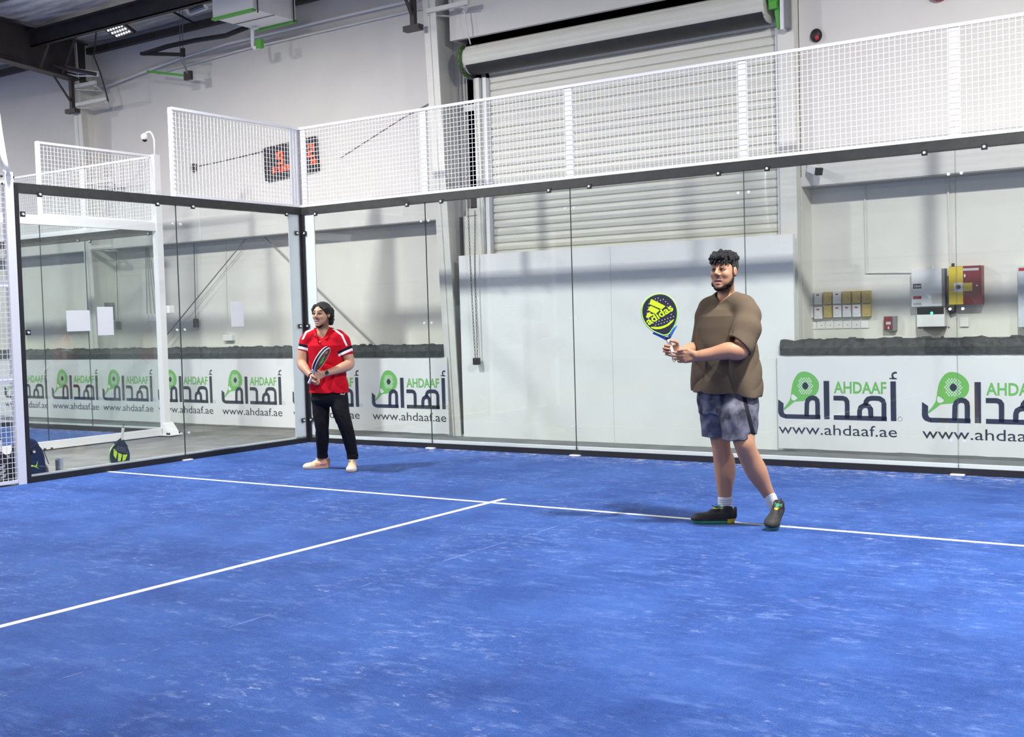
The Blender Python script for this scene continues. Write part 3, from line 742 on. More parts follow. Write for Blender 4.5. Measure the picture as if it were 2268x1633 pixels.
dark_band(-18.0, 1.20, 'rough dark band along the low wall above the long left banner', 4)
dark_band(5.84, 15.0, 'rough dark band along the low wall above the right banner', 9)

# ================================================================ PAPER ON THE SIDE GLASS
def sheet(y0, y1, z0, z1, label):
    o = MB().box((0.0008, y0, z0), (0.0018, y1, z1)).build('paper_sheet', M['paper'], loc=(0.001, (y0+y1)/2, z0))
    tag(o, label, 'paper', 'paper sheets on the side glass')
sheet(-3.472, -3.191, 1.509, 1.725, 'landscape paper sheet on the side glass, the leftmost of three')
sheet(-3.100, -2.901, 1.458, 1.760, 'portrait paper sheet on the side glass in front of a dark poster')
sheet(-1.242, -1.043, 1.509, 1.809, 'portrait paper sheet on the side glass near the corner post')
q0, q1 = at(229, 669, 0, -6.285), at(257, 712, 0, -6.285)
po = thing('wall_poster', 'dark poster with a white border on the left column behind the middle paper sheet', 'poster', (-6.287, (q0[1]+q1[1])/2, q1[2]))
MB().box((-6.290, q0[1], q1[2]), (-6.286, q1[1], q0[2])).build('sheet', M['paper'], po)
MB().box((-6.286, q0[1]+0.012, q1[2]+0.02), (-6.284, q1[1]-0.012, q0[2]-0.015)).build('print', mat('poster_print', (0.05, 0.05, 0.08), 0.6, color2=(0.3, 0.3, 0.4), nscale=14), po)

# ================================================================ THINGS ON THE WALLS
YF = YR
def wallbox(name, x0, x1, z0, z1, d, m, label, cat, r=0.006, group=None, yf=None):
    yf = YF if yf is None else yf
    t = thing(name, label, cat, ((x0+x1)/2, yf, z0), group)
    MB().rbox((x0, yf-d, z0), (x1, yf, z1), r).build('body', m, t)
    return t
# two rows of boxed switches and a row of plain plates
kinds = ['w','w','w','t','w','t','t','t'], ['x','w','w','t','w','w','w','t']
PLC = ['first', 'second', 'third', 'fourth', 'fifth', 'sixth', 'seventh', 'last']
for r_, z0 in ((0, 1.575), (1, 1.425)):
    for k in range(8):
        kd = kinds[r_][k]
        if kd == 'x': continue
        x = 5.815+0.1075*k; dz = -0.012 if (r_ == 1 and k == 2) else 0
        nm = 'white' if kd == 'w' else 'tan'
        t = wallbox('switch_box', x, x+0.092, z0+dz, z0+0.135+dz, 0.06, M['plastic'] if kd == 'w' else M['tan'],
                    '%s switch box on the right wall, %s from the left in the %s row' % (nm, PLC[k], 'upper' if r_ == 0 else 'lower'), 'switch box', group='switch boxes on the right wall')
        MB().box((x+0.03, YF-0.062, z0+0.098+dz), (x+0.062, YF-0.06, z0+0.112+dz)).build('mark', M['red'] if kd == 'w' else M['tan'], t)
        MB().cyl((x+0.046, YF-0.066, z0+0.05+dz), (x+0.046, YF-0.06, z0+0.05+dz), 0.024, 14).build('knob', M['plastic'] if kd == 'w' else M['tan'], t)
wallbox('switch_plate', 5.83, 5.90, 1.47, 1.545, 0.02, M['plastic'], 'bare white switch plate at the left end of the lower row of boxes', 'switch plate')
t = wallbox('hanging_tag', 5.845, 5.925, 1.275, 1.40, 0.03, M['tan'], 'tan box hanging by a cord below the left end of the switch boxes', 'box')
MB().tube([(5.885, YF-0.02, 1.40), (5.89, YF-0.015, 1.44), (5.88, YF-0.01, 1.47)], 0.006, 6).build('cord', M['black'], t)
for k in range(7):
    x = 5.945+0.0985*k
    t = wallbox('socket_plate', x, x+0.088, 1.300, 1.385, 0.012, M['plastic'], 'square white socket plate under the switch boxes, %s from the left' % (PLC[k] if k < 6 else 'last'), 'socket plate', 0.003, 'socket plates under the switch boxes')
    if k < 6: MB().box((x+0.05, YF-0.0135, 1.335), (x+0.06, YF-0.012, 1.345)).build('rocker', M['grey'], t)
t = wallbox('call_point', 6.805, 6.935, 1.265, 1.425, 0.07, M['grey'], 'dark red fire alarm call point in a grey surround', 'call point')
MB().rbox((6.81, YF-0.082, 1.28), (6.90, YF-0.07, 1.42), 0.006).build('red_face', M['dred'], t)
MB().box((6.835, YF-0.085, 1.335), (6.885, YF-0.082, 1.365)).build('label_strip', M['paper'], t)
MB().box((6.853, YF-0.085, 1.285), (6.868, YF-0.082, 1.315)).build('key_slot', M['paper'], t)
# white charger unit
t = wallbox('power_unit', 7.115, 7.455, 1.515, 1.915, 0.12, M['plastic'], 'white wall power unit with black and red stickers above a small display', 'power unit', 0.008)
yq = YF-0.1215
MB().box((7.135, yq, 1.71), (7.22, YF-0.12, 1.76)).build('black_sticker', M['black'], t)
b = MB(); add_text(b, 'C', lambda x, z: (x, yq-0.001, z), 7.143, 7.160, 1.722, 1.748, 0, True)
for k in range(4): b.box((7.165+0.013*k, yq-0.001, 1.722+0.004*(k % 2)), (7.173+0.013*k, yq, 1.746-0.003*(k % 3)))
b.build('sticker_print', M['plastic'], t)
MB().box((7.135, yq, 1.60), (7.22, YF-0.12, 1.63)).build('red_sticker', M['red'], t)
MB().box((7.135, yq, 1.535), (7.22, YF-0.12, 1.56)).build('grey_sticker', M['pgrey'], t)
MB().box((7.325, yq, 1.545), (7.445, YF-0.12, 1.655)).build('label_plate', mat('pale_label', (0.66, 0.64, 0.58), 0.6), t)
MB().cyl((7.33, YF-0.05, 1.915), (7.33, YF-0.05, 1.965), 0.022, 12).build('gland', M['plastic'], t)
MB().box((7.43, YF-0.125, 1.52), (7.46, YF-0.02, 1.91)).build('dark_side', M['grey'], t)
t = wallbox('display_unit', 7.165, 7.45, 1.30, 1.51, 0.11, M['plastic'], 'small wall unit with a black display and a green light under the power unit', 'display unit', 0.008)
MB().box((7.17, YF-0.113, 1.435), (7.445, YF-0.11, 1.508)).build('display', M['black'], t)
MB().cyl((7.322, YF-0.116, 1.447), (7.322, YF-0.113, 1.447), 0.014, 12).build('green_light', M['gled'], t)
MB().box((7.18, YF-0.125, 1.285), (7.45, YF-0.02, 1.305)).build('bottom_lip', M['black'], t)
# red and yellow cabinet
t = wallbox('alarm_cabinet', 7.505, 7.825, 1.525, 1.925, 0.13, M['dred'], 'dark red cabinet with a broad yellow band and a white dial plate', 'cabinet', 0.005)
MB().box((7.503, YF-0.1325, 1.53), (7.645, YF-0.13, 1.922)).build('yellow_band', M['yellow'], t)
MB().box((7.555, YF-0.136, 1.66), (7.645, YF-0.1325, 1.755)).build('dial_plate', M['plastic'], t)
MB().cyl((7.60, YF-0.15, 1.71), (7.60, YF-0.136, 1.71), 0.022, 14).build('dial', M['dsteel'], t)
MB().box((7.648, YF-0.134, 1.665), (7.735, YF-0.13, 1.75)).build('yellow_label', M['yellow'], t)
MB().box((7.645, YF-0.134, 1.875), (7.80, YF-0.13, 1.90)).build('white_strip', M['paper'], t)
MB().box((7.655, YF-0.134, 1.81), (7.67, YF-0.13, 1.84)).build('handle', M['plastic'], t)
MB().cyl((7.78, YF-0.137, 1.72), (7.78, YF-0.13, 1.72), 0.009, 10).build('lock', M['bolt'], t)
MB().cyl((7.53, YF-0.06, 1.925), (7.53, YF-0.06, 1.96), 0.016, 10).build('gland', M['black'], t)
wallbox('switch_plate', 7.583, 7.668, 1.295, 1.385, 0.02, M['plastic'], 'single square white plate below the red and yellow cabinet', 'switch plate', 0.004)
t = wallbox('distribution_box', 8.17, 8.55, 1.28, 1.90, 0.12, mat('pale_blue_box', (0.62, 0.66, 0.72), 0.5), 'pale grey distribution box cut by the right edge of the photo', 'distribution box')
MB().box((8.18, YF-0.123, 1.85), (8.30, YF-0.12, 1.88)).build('red_sticker', M['red'], t)
tag(MB().tube([(7.47, YF-0.03, 1.50), (7.50, YF-0.05, 1.44), (7.54, YF-0.05, 1.46), (7.56, YF-0.05, 1.53)], 0.018, 8).build('cable_loop', M['black'], loc=(7.5, YF, 1.45), smooth=True), 'black cable loop below the red and yellow cabinet', 'cable')
tag(MB().tube([(6.60, YF-0.012, 2.86), (6.608, YF-0.012, 1.90), (7.115, YF-0.012, 1.885)], 0.010, 8).build('conduit', M['cream'], loc=(6.6, YF, 1.9)), 'thin L shaped conduit running down and across to the power unit', 'conduit')
tag(MB().tube([(7.475, YF-0.014, 2.86), (7.495, YF-0.014, 1.95), (7.47, YF-0.014, 1.30)], 0.011, 8).build('conduit', M['cream'], loc=(7.48, YF, 1.3)), 'thin conduit running straight down between power unit and red cabinet', 'conduit')
# bullet camera and bell on the upper wall
t = thing('bullet_camera', 'white bullet camera under the dark beam at the right', 'camera', (6.14, YU, 3.08))
MB().cyl((6.13, YU, 3.10), (6.13, YU-0.03, 3.10), 0.055, 16).build('base', M['plastic'], t)
MB().tube([(6.13, YU-0.03, 3.10), (6.14, YU-0.06, 3.05)], 0.018, 8).build('joint', M['plastic'], t)
MB().bar((6.12, YU-0.05, 3.055), (6.25, YU-0.16, 3.00), 0.075, 0.075).build('housing', M['plastic'], t)
MB().bar((6.245, YU-0.155, 3.002), (6.265, YU-0.175, 2.992), 0.078, 0.078).build('front', M['black'], t)
t = thing('alarm_bell', 'small round black alarm bell with a red patch high on the right wall', 'bell', (6.2, YU, 4.47))
MB().sphere((6.2, YU-0.02, 4.476), 0.065, sx=(1, 0.7, 1.12)).build('dome', M['black'], t, smooth=True)
MB().sphere((6.218, YU-0.055, 4.445), 0.024, sx=(1, 0.6, 1.3)).build('red_patch', M['red'], t, smooth=True)
bz = at(2082, 3, 1, YU)
tag(MB().cyl((bz[0], YU, bz[2]+0.115), (bz[0], YU-0.06, bz[2]+0.115), 0.115, 24).build('red_bell', M['red'], loc=(bz[0], YU, bz[2])), 'red round bell just cut by the top edge of the photo', 'bell')
# red digital clock
t = thing('digital_clock', 'black digital wall clock with red figures behind the corner mesh', 'clock', (-1.71, YU, 3.66))
MB().rbox((-2.215, YU-0.07, 3.685), (-1.155, YU, 4.175), 0.008).build('case', M['black'], t)
SEG = {'0':'abcdef','1':'bc','2':'abged','3':'abgcd','4':'fgbc','5':'afgcd','6':'afgedc','7':'abc','8':'abcdefg','9':'abcdfg'}
def digits(b, txt, x, z, w, h, th, gap):
    for ch_ in txt:
        if ch_ == ' ': x += gap*0.8; continue
        if ch_ == ':':
            for zz in (0.3, 0.7): b.box((x, YU-0.078, z+h*zz-th/2), (x+th, YU-0.07, z+h*zz+th/2))
            x += th*2.4; continue
        s = SEG[ch_]; e = th*0.25
        R_ = {'a':((e, h-th), (w-e, h)), 'd':((e, 0), (w-e, th)), 'g':((e, h/2-th/2), (w-e, h/2+th/2)),
              'f':((0, h/2+e), (th, h-e)), 'b':((w-th, h/2+e), (w, h-e)), 'e':((0, e), (th, h/2-e)), 'c':((w-th, e), (w, h/2-e))}
        for k in s:
            (a0, c0_), (a1, c1) = R_[k]; b.box((x+a0, YU-0.078, z+c0_), (x+a1, YU-0.07, z+c1))
        x += w+gap
for tx, x_, z_, w_, h_, th_ in (('9', -1.930, 3.882, 0.125, 0.183, 0.030), (':', -1.668, 3.882, 0.1, 0.183, 0.034), ('0', -1.452, 3.882, 0.125, 0.183, 0.030), ('2', -1.290, 3.882, 0.118, 0.183, 0.030),
        ('3', -2.05, 3.772, 0.062, 0.080, 0.014), ('5', -1.930, 3.772, 0.048, 0.080, 0.013), ('2', -1.858, 3.772, 0.036, 0.080, 0.012), ('0', -1.815, 3.772, 0.036, 0.080, 0.012), ('2', -1.772, 3.772, 0.036, 0.080, 0.012),
        ('4', -1.729, 3.772, 0.036, 0.080, 0.012), ('2', -1.262, 3.780, 0.050, 0.072, 0.013), ('6', -1.202, 3.780, 0.050, 0.072, 0.013)):
    b = MB(); digits(b, tx, x_, z_, w_, h_, th_, 0.06); b.build('figure', M['led'], t)
t.rotation_euler = (0, math.radians(-3.5), 0)
tag(MB().tube([(-3.9, YU-0.004, 4.02), (-3.2, YU-0.004, 4.05), (-2.235, YU-0.02, 4.11)], 0.006, 6).build('clock_cable', M['dsteel'], loc=(-3, YU, 4.05)), 'thin dark cable running along the wall to the red clock', 'cable')
tag(MB().tube([(-0.75, YU-0.006, 3.86), (0.4, YU-0.006, 4.28), (1.18, YU-0.03, 4.50)], 0.007, 6).build('wall_cable', M['grey'], loc=(0, YU, 4.2)), 'thin cable rising along the wall to the middle column', 'cable')
t = thing('cable_switch', 'small black switch with a cable down the wall behind the side mesh', 'switch', (-3.8, YU, 3.98))
MB().box((-3.86, YU-0.05, 3.95), (-3.78, YU, 4.07)).build('body', M['dsteel'], t); MB().tube([(-3.80, YU-0.008, 3.95), (-3.74, YU-0.008, 2.88)], 0.012, 8).build('cable', M['plastic'], t)
# things on the recessed wall at the left
def pendant(x, z0, z1, label):
    t = thing('pull_switch', label, 'pendant switch', (x, YR-0.06, z1), 'black pendant switches on the left wall')
    MB().tube([(x+0.03, YR-0.06, z0), (x, YR-0.06, z1+0.09)], 0.006, 6).build('cord', M['dsteel'], t)
    MB().rbox((x-0.035, YR-0.09, z1-0.05), (x+0.035, YR-0.03, z1+0.09), 0.01).build('switch_body', M['black'], t)
pendant(-4.23, 2.86, 1.56, 'black pendant switch on a cord, right of the neighbouring post')
pendant(-6.20, 2.86, 1.56, 'black pendant switch on a cord beside the dark poster')
t = wallbox('socket_box', -3.605, -3.39, 1.285, 1.375, 0.07, M['plastic'], 'white socket box on the wall above the dark band, right of the paper sheet', 'socket box')
MB().tube([(-3.555, YR-0.012, 1.375), (-3.52, YR-0.012, 2.86)], 0.009, 6).build('cable', M['cream'], t)
for k in range(4):
    x = -5.52+0.098*k
    wallbox('switch_plate', x, x+0.08, 1.63, 1.75, 0.03, M['plastic'], 'white switch plate behind the neighbouring glass, %s of four in a row' % ['leftmost', 'second', 'third', 'rightmost'][k], 'switch plate', 0.004, 'four switch plates left of the neighbouring post')
    b = MB(); b.tube([(x+0.04, YR-0.02, 1.75), (-5.45+0.03*k, YR-0.02, 2.86)], 0.006, 6); tag(b.build('wall_cable', M['grey'], loc=(x+0.03, YR, 1.75)), 'thin grey cable rising from the %s switch plate of four' % ['leftmost', 'second', 'third', 'rightmost'][k], 'cable', 'four thin cables above the switch plates')
def rod(p, q, label):
    t = MB(); t.tube([p, q], 0.009, 8); tag(t.build('bracing_rod', M['grey'], loc=tuple((Vector(p)+Vector(q))/2)), label, 'bracing rod', 'diagonal bracing rods on the left wall')
rod((-2.95, YR-0.10, 2.86), (-5.15, YR-0.10, 1.21), 'grey diagonal rod falling to the left behind the side glass')
rod((-2.55, YR-0.10, 2.86), (-0.45, YR-0.10, 1.21), 'grey diagonal rod falling to the right behind the player in red')
# hose reel beside the corner
t = thing('hose_reel', 'red fire hose reel half hidden by the corner post', 'hose reel', (-1.14, 1.28, 0.95))
MB().tube([(-1.14+0.27*math.cos(a), 1.22, 1.215+0.27*math.sin(a)) for a in np.linspace(0, 2*PI, 33)[:-1]], 0.035, 8, closed=True).build('rim', M['red'], t, smooth=True)
MB().cyl((-1.14, 1.18, 1.215), (-1.14, 1.27, 1.215), 0.25, 32).build('drum', M['red'], t)
MB().box((-1.47, 1.24, 0.83), (-1.38, 1.285, 1.04)).build('bracket', M['black'], t)

# ================================================================ UNDER THE ROOF
t = thing('air_conditioner', 'white ducted air unit with green edges hung under the roof foil', 'air conditioner', (-1.55, 0.75, 5.75))
MB().box((-1.90, 0.36, 5.76), (-1.11, 1.16, 6.16)).build('casing', M['plastic'], t)
for (y0, y1) in ((0.33, 0.40), (1.13, 1.19)):
    MB().box((-1.90, y0, 5.735), (-1.10, y1, 5.765)).build('green_strip', M['cgreen'], t)
MB().box((-1.90, 0.74, 5.752), (-1.11, 0.76, 5.762)).build('seam', M['grey'], t)
for yy in (0.42, 1.10):
    MB().cyl((-1.085, yy, 5.72), (-1.085, yy, 6.25), 0.010, 8).build('drop_rod', M['dsteel'], t)
MB().tube([(-1.80, 0.354, 6.02), (-1.78, 0.30, 6.03), (-1.62, 0.30, 6.03), (-1.60, 0.354, 6.02)], 0.014, 8).build('handle', M['bolt'], t)
MB().tube([(-1.72, 1.02, 5.74), (-1.80, 1.02, 5.74), (-1.83, 1.02, 5.72), (-1.83, 1.02, 5.50), (-1.80, 1.02, 5.46), (-1.70, 1.02, 5.46)], 0.028, 10).build('drain_pipe', M['plastic'], t, smooth=True)
MB().box((-1.74, 0.99, 5.44), (-1.64, 1.05, 5.56)).build('valve', M['cgreen'], t)
# suspended pipe with hangers
t = thing('insulated_pipe', 'black insulated pipe sloping from a hanger bar up to the air unit', 'pipe', (-3.5, 1.1, 5.6))
MB().tube([tuple(at(u, v, 1, 1.0)) for u, v in ((318, 119), (370, 103), (430, 90), (500, 79), (548, 60))], 0.035, 10).build('pipe', M['black'], t, smooth=True)
MB().bar(tuple(at(313, 119, 1, 1.0)), tuple(at(405, 121, 1, 1.05)), 0.05, 0.05).build('hanger_bar', M['black'], t)
t = thing('pipe_hanger', 'thin wire hanger with a green and grey bar below the black pipe', 'hanger', (-4.1, 1.2, 5.4))
b = MB()
for u in (398, 404): b.tube([tuple(at(u, -10, 1, 1.05)), tuple(at(u+1, 125, 1, 1.05)), tuple(at(418, 170, 1, 1.2))], 0.007, 6)
b.build('wires', M['grey'], t)
MB().bar(tuple(at(327, 158, 1, 1.2)), tuple(at(415, 168, 1, 1.2)), 0.035, 0.035).build('bar', M['cgreen'], t)
MB().rbox(tuple(at(413, 160, 1, 1.23)), tuple(at(421, 175, 1, 1.17)), 0.004).build('joint', M['dsteel'], t)
MB().bar(tuple(at(405, 107, 1, 1.05)), tuple(at(405, 126, 1, 1.05)), 0.05, 0.05).build('clamp', M['black'], t)
tag(MB().tube([(-6.1, 1.52, 5.50), (-5.0, 1.52, 5.62), (-4.0, 1.52, 5.72), (-2.9, 1.52, 5.78), (-0.5, 1.52, 5.80), (1.1, 1.52, 5.8)], 0.022, 8).build('wall_pipe', M['plastic'], loc=(-3, 1.52, 5.7), smooth=True), 'white pipe running high along the back wall', 'pipe')
tag(MB().tube([(-4.6, 1.56, 5.58), (-2.4, 1.56, 5.66), (1.1, 1.56, 5.68)], 0.016, 8).build('wall_pipe', M['plastic'], loc=(-2, 1.56, 5.62), smooth=True), 'thinner white pipe along the back wall, below the first', 'pipe')
# LED panel and air grille
t = thing('led_panel', 'small lit LED panel in a black frame under the foil', 'light', tuple(at(258, 66, 1, 1.0)))
c = at(258, 66, 1, 1.0); x, z = c[0], c[2]
MB().add([(x-0.30, 0.86, z+0.09), (x+0.22, 0.86, z+0.11), (x+0.30, 1.14, z-0.06), (x-0.16, 1.14, z-0.09), (x-0.30, 0.86, z+0.11), (x+0.22, 0.86, z+0.13), (x+0.30, 1.14, z-0.04), (x-0.16, 1.14, z-0.07)], [(3,2,1,0), (4,5,6,7), (0,1,5,4), (1,2,6,5), (2,3,7,6), (3,0,4,7)]).build('frame', M['black'], t)
b = MB(); q = [Vector((x-0.26, 0.875, z+0.08)), Vector((x+0.19, 0.875, z+0.097)), Vector((x+0.255, 1.12, z-0.055)), Vector((x-0.13, 1.12, z-0.08))]
for p in q: p.z -= 0.005
b.poly(q[::-1], 0); pl = b.build('diffuser', M['grey'], t)
b = MB()
for i in range(6):
    for j in range(4):
        s, r_ = (i+0.7)/6.4, (j+0.7)/4.4
        p = (q[0]*(1-s)+q[1]*s)*(1-r_)+(q[3]*(1-s)+q[2]*s)*r_
        b.sphere(p-Vector((0, 0, 0.004)), 0.016, nu=8, nv=5)
b.build('diodes', M['lens'], pl)
for sx in (0.05, 0.24): MB().bar((x+sx, 0.9, z+0.1), (x+sx-0.05, 0.72, z+0.30), 0.03, 0.012).build('arm', M['black'], t)
c0, c1, c2, c3 = (Vector(at(u, v, 1, yy)) for u, v, yy in ((400, -2, 0.75), (440, -14, 0.75), (459, 16, 1.0), (420, 30, 1.0)))
t = thing('air_grille', 'white framed air grille with dark slats at the top edge of the photo', 'grille', tuple((c0+c2)/2))
def lerp4(s, r_): return (c0*(1-s)+c1*s)*(1-r_)+(c3*(1-s)+c2*s)*r_
b = MB()
for a, e in (((0,0),(1,0)), ((1,0),(1,1)), ((1,1),(0,1)), ((0,1),(0,0))): b.bar(lerp4(*a), lerp4(*e), 0.05, 0.05)
b.build('frame', M['plastic'], t)
b = MB()
for i in range(9): b.bar(lerp4(0.05, (i+0.6)/9.4), lerp4(0.95, (i+0.6)/9.4), 0.022, 0.006)
b.build('slats', M['grey'], t)
b = MB(); up_ = Vector((0, 0, 0.03)); b.poly([c0+up_, c1+up_, c2+up_, c3+up_], 0); b.build('dark_back', M['void'], t)
tag(MB().bar(tuple(at(362, 15, 1, 0.8)), tuple(at(440, 56, 1, 1.0)), 0.04, 0.03).build('strut_bar', M['black'], loc=tuple(at(400, 35, 1, 0.9))), 'short black bar hanging from the purlin left of the air unit', 'bar')
tag(MB().tube([tuple(at(u, v, 1, y)) for u, v, y in ((219, -5, 0.9), (214, 60, 1.0), (208, 125, 1.1), (222, 160, 1.15), (240, 225, 1.2))], 0.012, 6).build('hanging_cable', M['dsteel'], loc=tuple(at(214, 60, 1, 1.0))), 'thin dark cable hanging beside the left column', 'cable')
b = MB()
for dy in (0, 6, 11): b.tube([tuple(at(u, v+dy*0.4, 1, y)) for u, v, y in ((-10, 118+dy, 0.2), (60, 132+dy, 0.6), (100, 140+dy, 0.9), (140, 146+dy, 1.1), (170, 153+dy, 1.1), (218, 160+dy*0.3, 1.1))], 0.013, 6)
tag(b.build('cable_bundle', M['plastic'], loc=tuple(at(60, 132, 1, 0.6)), smooth=True), 'bundle of pale cables strung along the rafter to the left column', 'cables')
tag(MB().tube([tuple(at(u, v, 1, y)) for u, v, y in ((-10, 122, -0.2), (60, 136, 0.4), (110, 144, 0.8), (215, 165, 1.1))], 0.03, 8).build('conduit', M['dsteel'], loc=tuple(at(60, 138, 1, 0.5))), 'dark conduit running along the rafter side', 'conduit')
tag(MB().tube([tuple(at(u, v, 1, y)) for u, v, y in ((994, -5, 1.25), (996, 17, 1.22), (1028, 20, 1.2), (1033, 60, 1.2), (1042, 98, 1.25))], 0.009, 6).build('hanging_cable', M['plastic'], loc=tuple(at(1030, 40, 1, 1.2)), smooth=True), 'white cable hanging from the column bracket to the shutter drum', 'cable')
# ================================================================ ORGANIC MODELLING: distance fields -> one smooth surface
def unit(v): v = np.asarray(v, float); return v/np.linalg.norm(v)
class Field:
    """distance field on a grid; parts are blended in, then meshed as one continuous surface"""
    def __init__(s, lo, hi, h):
        s.lo = np.array(lo, np.float32); s.h = h
        s.n = np.ceil((np.array(hi)-np.array(lo))/h).astype(int)+1
        s.D = np.full(tuple(s.n), 1.0, np.float32)
    def _win(s, lo, hi, m):
        a = np.maximum(np.floor((np.array(lo)-m-s.lo)/s.h).astype(int), 0)
        b = np.minimum(np.ceil((np.array(hi)+m-s.lo)/s.h).astype(int)+1, s.n)
        if np.any(b <= a): return None
        ax = [s.lo[i]+s.h*np.arange(a[i], b[i], dtype=np.float32) for i in range(3)]
        return (slice(a[0], b[0]), slice(a[1], b[1]), slice(a[2], b[2])), ax[0][:, None, None], ax[1][None, :, None], ax[2][None, None, :]
    def _put(s, sl, d, k, op):
        A = s.D[sl]
        if op == 'sub': d = -d
        if k > 0:
            h = np.maximum(k-np.abs(A-d), 0)/k; e = h*h*k*0.25
            r = np.minimum(A, d)-e if op == 'add' else np.maximum(A, d)+e
        else: r = np.minimum(A, d) if op == 'add' else np.maximum(A, d)
        s.D[sl] = r
    def cone(s, p, q, r1, r2, k=0.02, op='add'):
        p = np.array(p, float); q = np.array(q, float); R = max(r1, r2)
        w = s._win(np.minimum(p, q)-R, np.maximum(p, q)+R, k+3*s.h)
        if w is None: return
        sl, X, Y, Z = w; v = q-p; L2 = max(float(v@v), 1e-9)
        t = np.clip(((X-p[0])*v[0]+(Y-p[1])*v[1]+(Z-p[2])*v[2])/L2, 0, 1)
        d = np.sqrt((X-p[0]-t*v[0])**2+(Y-p[1]-t*v[1])**2+(Z-p[2]-t*v[2])**2)-(r1+(r2-r1)*t)
        s._put(sl, d, k, op)
    def chain(s, pts, k=0.02, op='add'):
        if len(pts) > 3 and k >= 0.025:          # limbs: round the joints with a spline through the stations
            A = np.array([[*p, r] for p, r in pts]); A = np.vstack([2*A[0]-A[1], A, 2*A[-1]-A[-2]]); out = []
            for i in range(1, len(A)-2):
                for t in (0, 0.25, 0.5, 0.75):
                    a, b, c, d = A[i-1:i+3]; out.append(0.5*(2*b+(c-a)*t+(2*a-5*b+4*c-d)*t*t+(3*b-a-3*c+d)*t**3))
            out.append(A[-2]); pts = [(o[:3], max(o[3], 0.003)) for o in out]; k = 0.012
        for (p, r), (q, r2) in zip(pts[:-1], pts[1:]): s.cone(p, q, r, r2, k, op)
    def ell(s, c, r, M_=None, k=0.02, op='add'):
        c = np.array(c, float); r = np.array(r, float); R = r.max()
        w = s._win(c-R, c+R, k+3*s.h)
        if w is None: return
        sl, X, Y, Z = w; X = X-c[0]; Y = Y-c[1]; Z = Z-c[2]
        if M_ is not None: X, Y, Z = [M_[0][i]*X+M_[1][i]*Y+M_[2][i]*Z for i in range(3)]   # columns of M_ are the axes
        k0 = np.sqrt((X/r[0])**2+(Y/r[1])**2+(Z/r[2])**2); k1 = np.sqrt((X/r[0]**2)**2+(Y/r[1]**2)**2+(Z/r[2]**2)**2)+1e-9
        s._put(sl, k0*(k0-1)/k1, k, op)
    def loft(s, rings, yaw, k=0.03, op='add', n=2.3):
        """rings: (z, a, t, ra, rt); ra across the body, rt front to back, turned by yaw"""
        rings = sorted(rings); Zs = np.array([r[0] for r in rings])
        R = max(max(r[3], r[4]) for r in rings)
        lo = (min(r[1] for r in rings)-R, min(r[2] for r in rings)-R, Zs[0]); hi = (max(r[1] for r in rings)+R, max(r[2] for r in rings)+R, Zs[-1])
        w = s._win(lo, hi, k+3*s.h)
        if w is None: return
        sl, X, Y, Z = w; z = Z.ravel()
        I = [np.interp(z, Zs, [r[i] for r in rings])[None, None, :] for i in (1, 2, 3, 4)]
        x = X-I[0]; y = Y-I[1]; c, sn = math.cos(yaw), math.sin(yaw)
        u = (c*x+sn*y); v = (-sn*x+c*y)
        rho = (np.abs(u/I[2])**n+np.abs(v/I[3])**n)**(1/n)
        d = (rho-1)*np.minimum(I[2], I[3])
        d = np.maximum(d, np.maximum(Zs[0]-Z, Z-Zs[-1]))
        s._put(sl, d.astype(np.float32), k, op)
    def cut(s, p, nrm, k=0.0):
        """remove everything on the side nrm points to"""
        p = np.array(p, float); nrm = unit(nrm)
        sl, X, Y, Z = s._win(s.lo, s.lo+s.h*s.n, 0)
        s._put(sl, -((X-p[0])*nrm[0]+(Y-p[1])*nrm[1]+(Z-p[2])*nrm[2]), k, 'sub')
    def ripple(s, fn):
        sl, X, Y, Z = s._win(s.lo, s.lo+s.h*s.n, 0)
        m = np.abs(s.D) < 0.05
        I = np.argwhere(m); P = s.lo+s.h*I
        s.D[m] += fn(P[:, 0], P[:, 1], P[:, 2]).astype(np.float32)
    def mesh(s, smooth=1):
        D = s.D; S = D < 0; c = np.zeros(tuple(s.n-1), np.int8)
        off = [(i, j, k) for i in (0, 1) for j in (0, 1) for k in (0, 1)]
        N = s.n-1
        for o in off: c += S[o[0]:o[0]+N[0], o[1]:o[1]+N[1], o[2]:o[2]+N[2]]
        idx = np.argwhere((c > 0) & (c < 8)); nv = len(idx)
        ids = np.full(tuple(N), -1, np.int32); ids[tuple(idx.T)] = np.arange(nv)
        acc = np.zeros((nv, 3)); cnt = np.zeros(nv)
        for o in off:
            for ax in range(3):
                if o[ax]: continue
                e = list(o); e[ax] = 1
                d0 = D[tuple((idx+o).T)]; d1 = D[tuple((idx+e).T)]
                m = (d0 < 0) != (d1 < 0); t = np.where(m, d0/np.where(m, d0-d1, 1), 0)
                p = np.repeat(np.array(o, float)[None], nv, 0); p[:, ax] += t
                acc[m] += p[m]; cnt[m] += 1
        V = s.lo+s.h*(idx+acc/cnt[:, None])
        F = []
        for ax in range(3):
            u, v = (ax+1) % 3, (ax+2) % 3
            a = [slice(1, -1)]*3; a[ax] = slice(0, -1); b = list(a); b[ax] = slice(1, None)
            sa, sb = S[tuple(a)], S[tuple(b)]
            I = np.argwhere(sa != sb)
            if len(I) == 0: continue
            flip = sa[tuple(I.T)]
            base = I.copy(); base[:, u] += 1; base[:, v] += 1
            def cell(du, dv):
                q = base.copy(); q[:, u] -= du; q[:, v] -= dv; return ids[tuple(q.T)]
            q = np.stack([cell(1, 1), cell(0, 1), cell(0, 0), cell(1, 0)], 1)
            q = np.where(flip[:, None], q, q[:, ::-1]); F.append(q[(q >= 0).all(1)])
        F = np.concatenate(F)
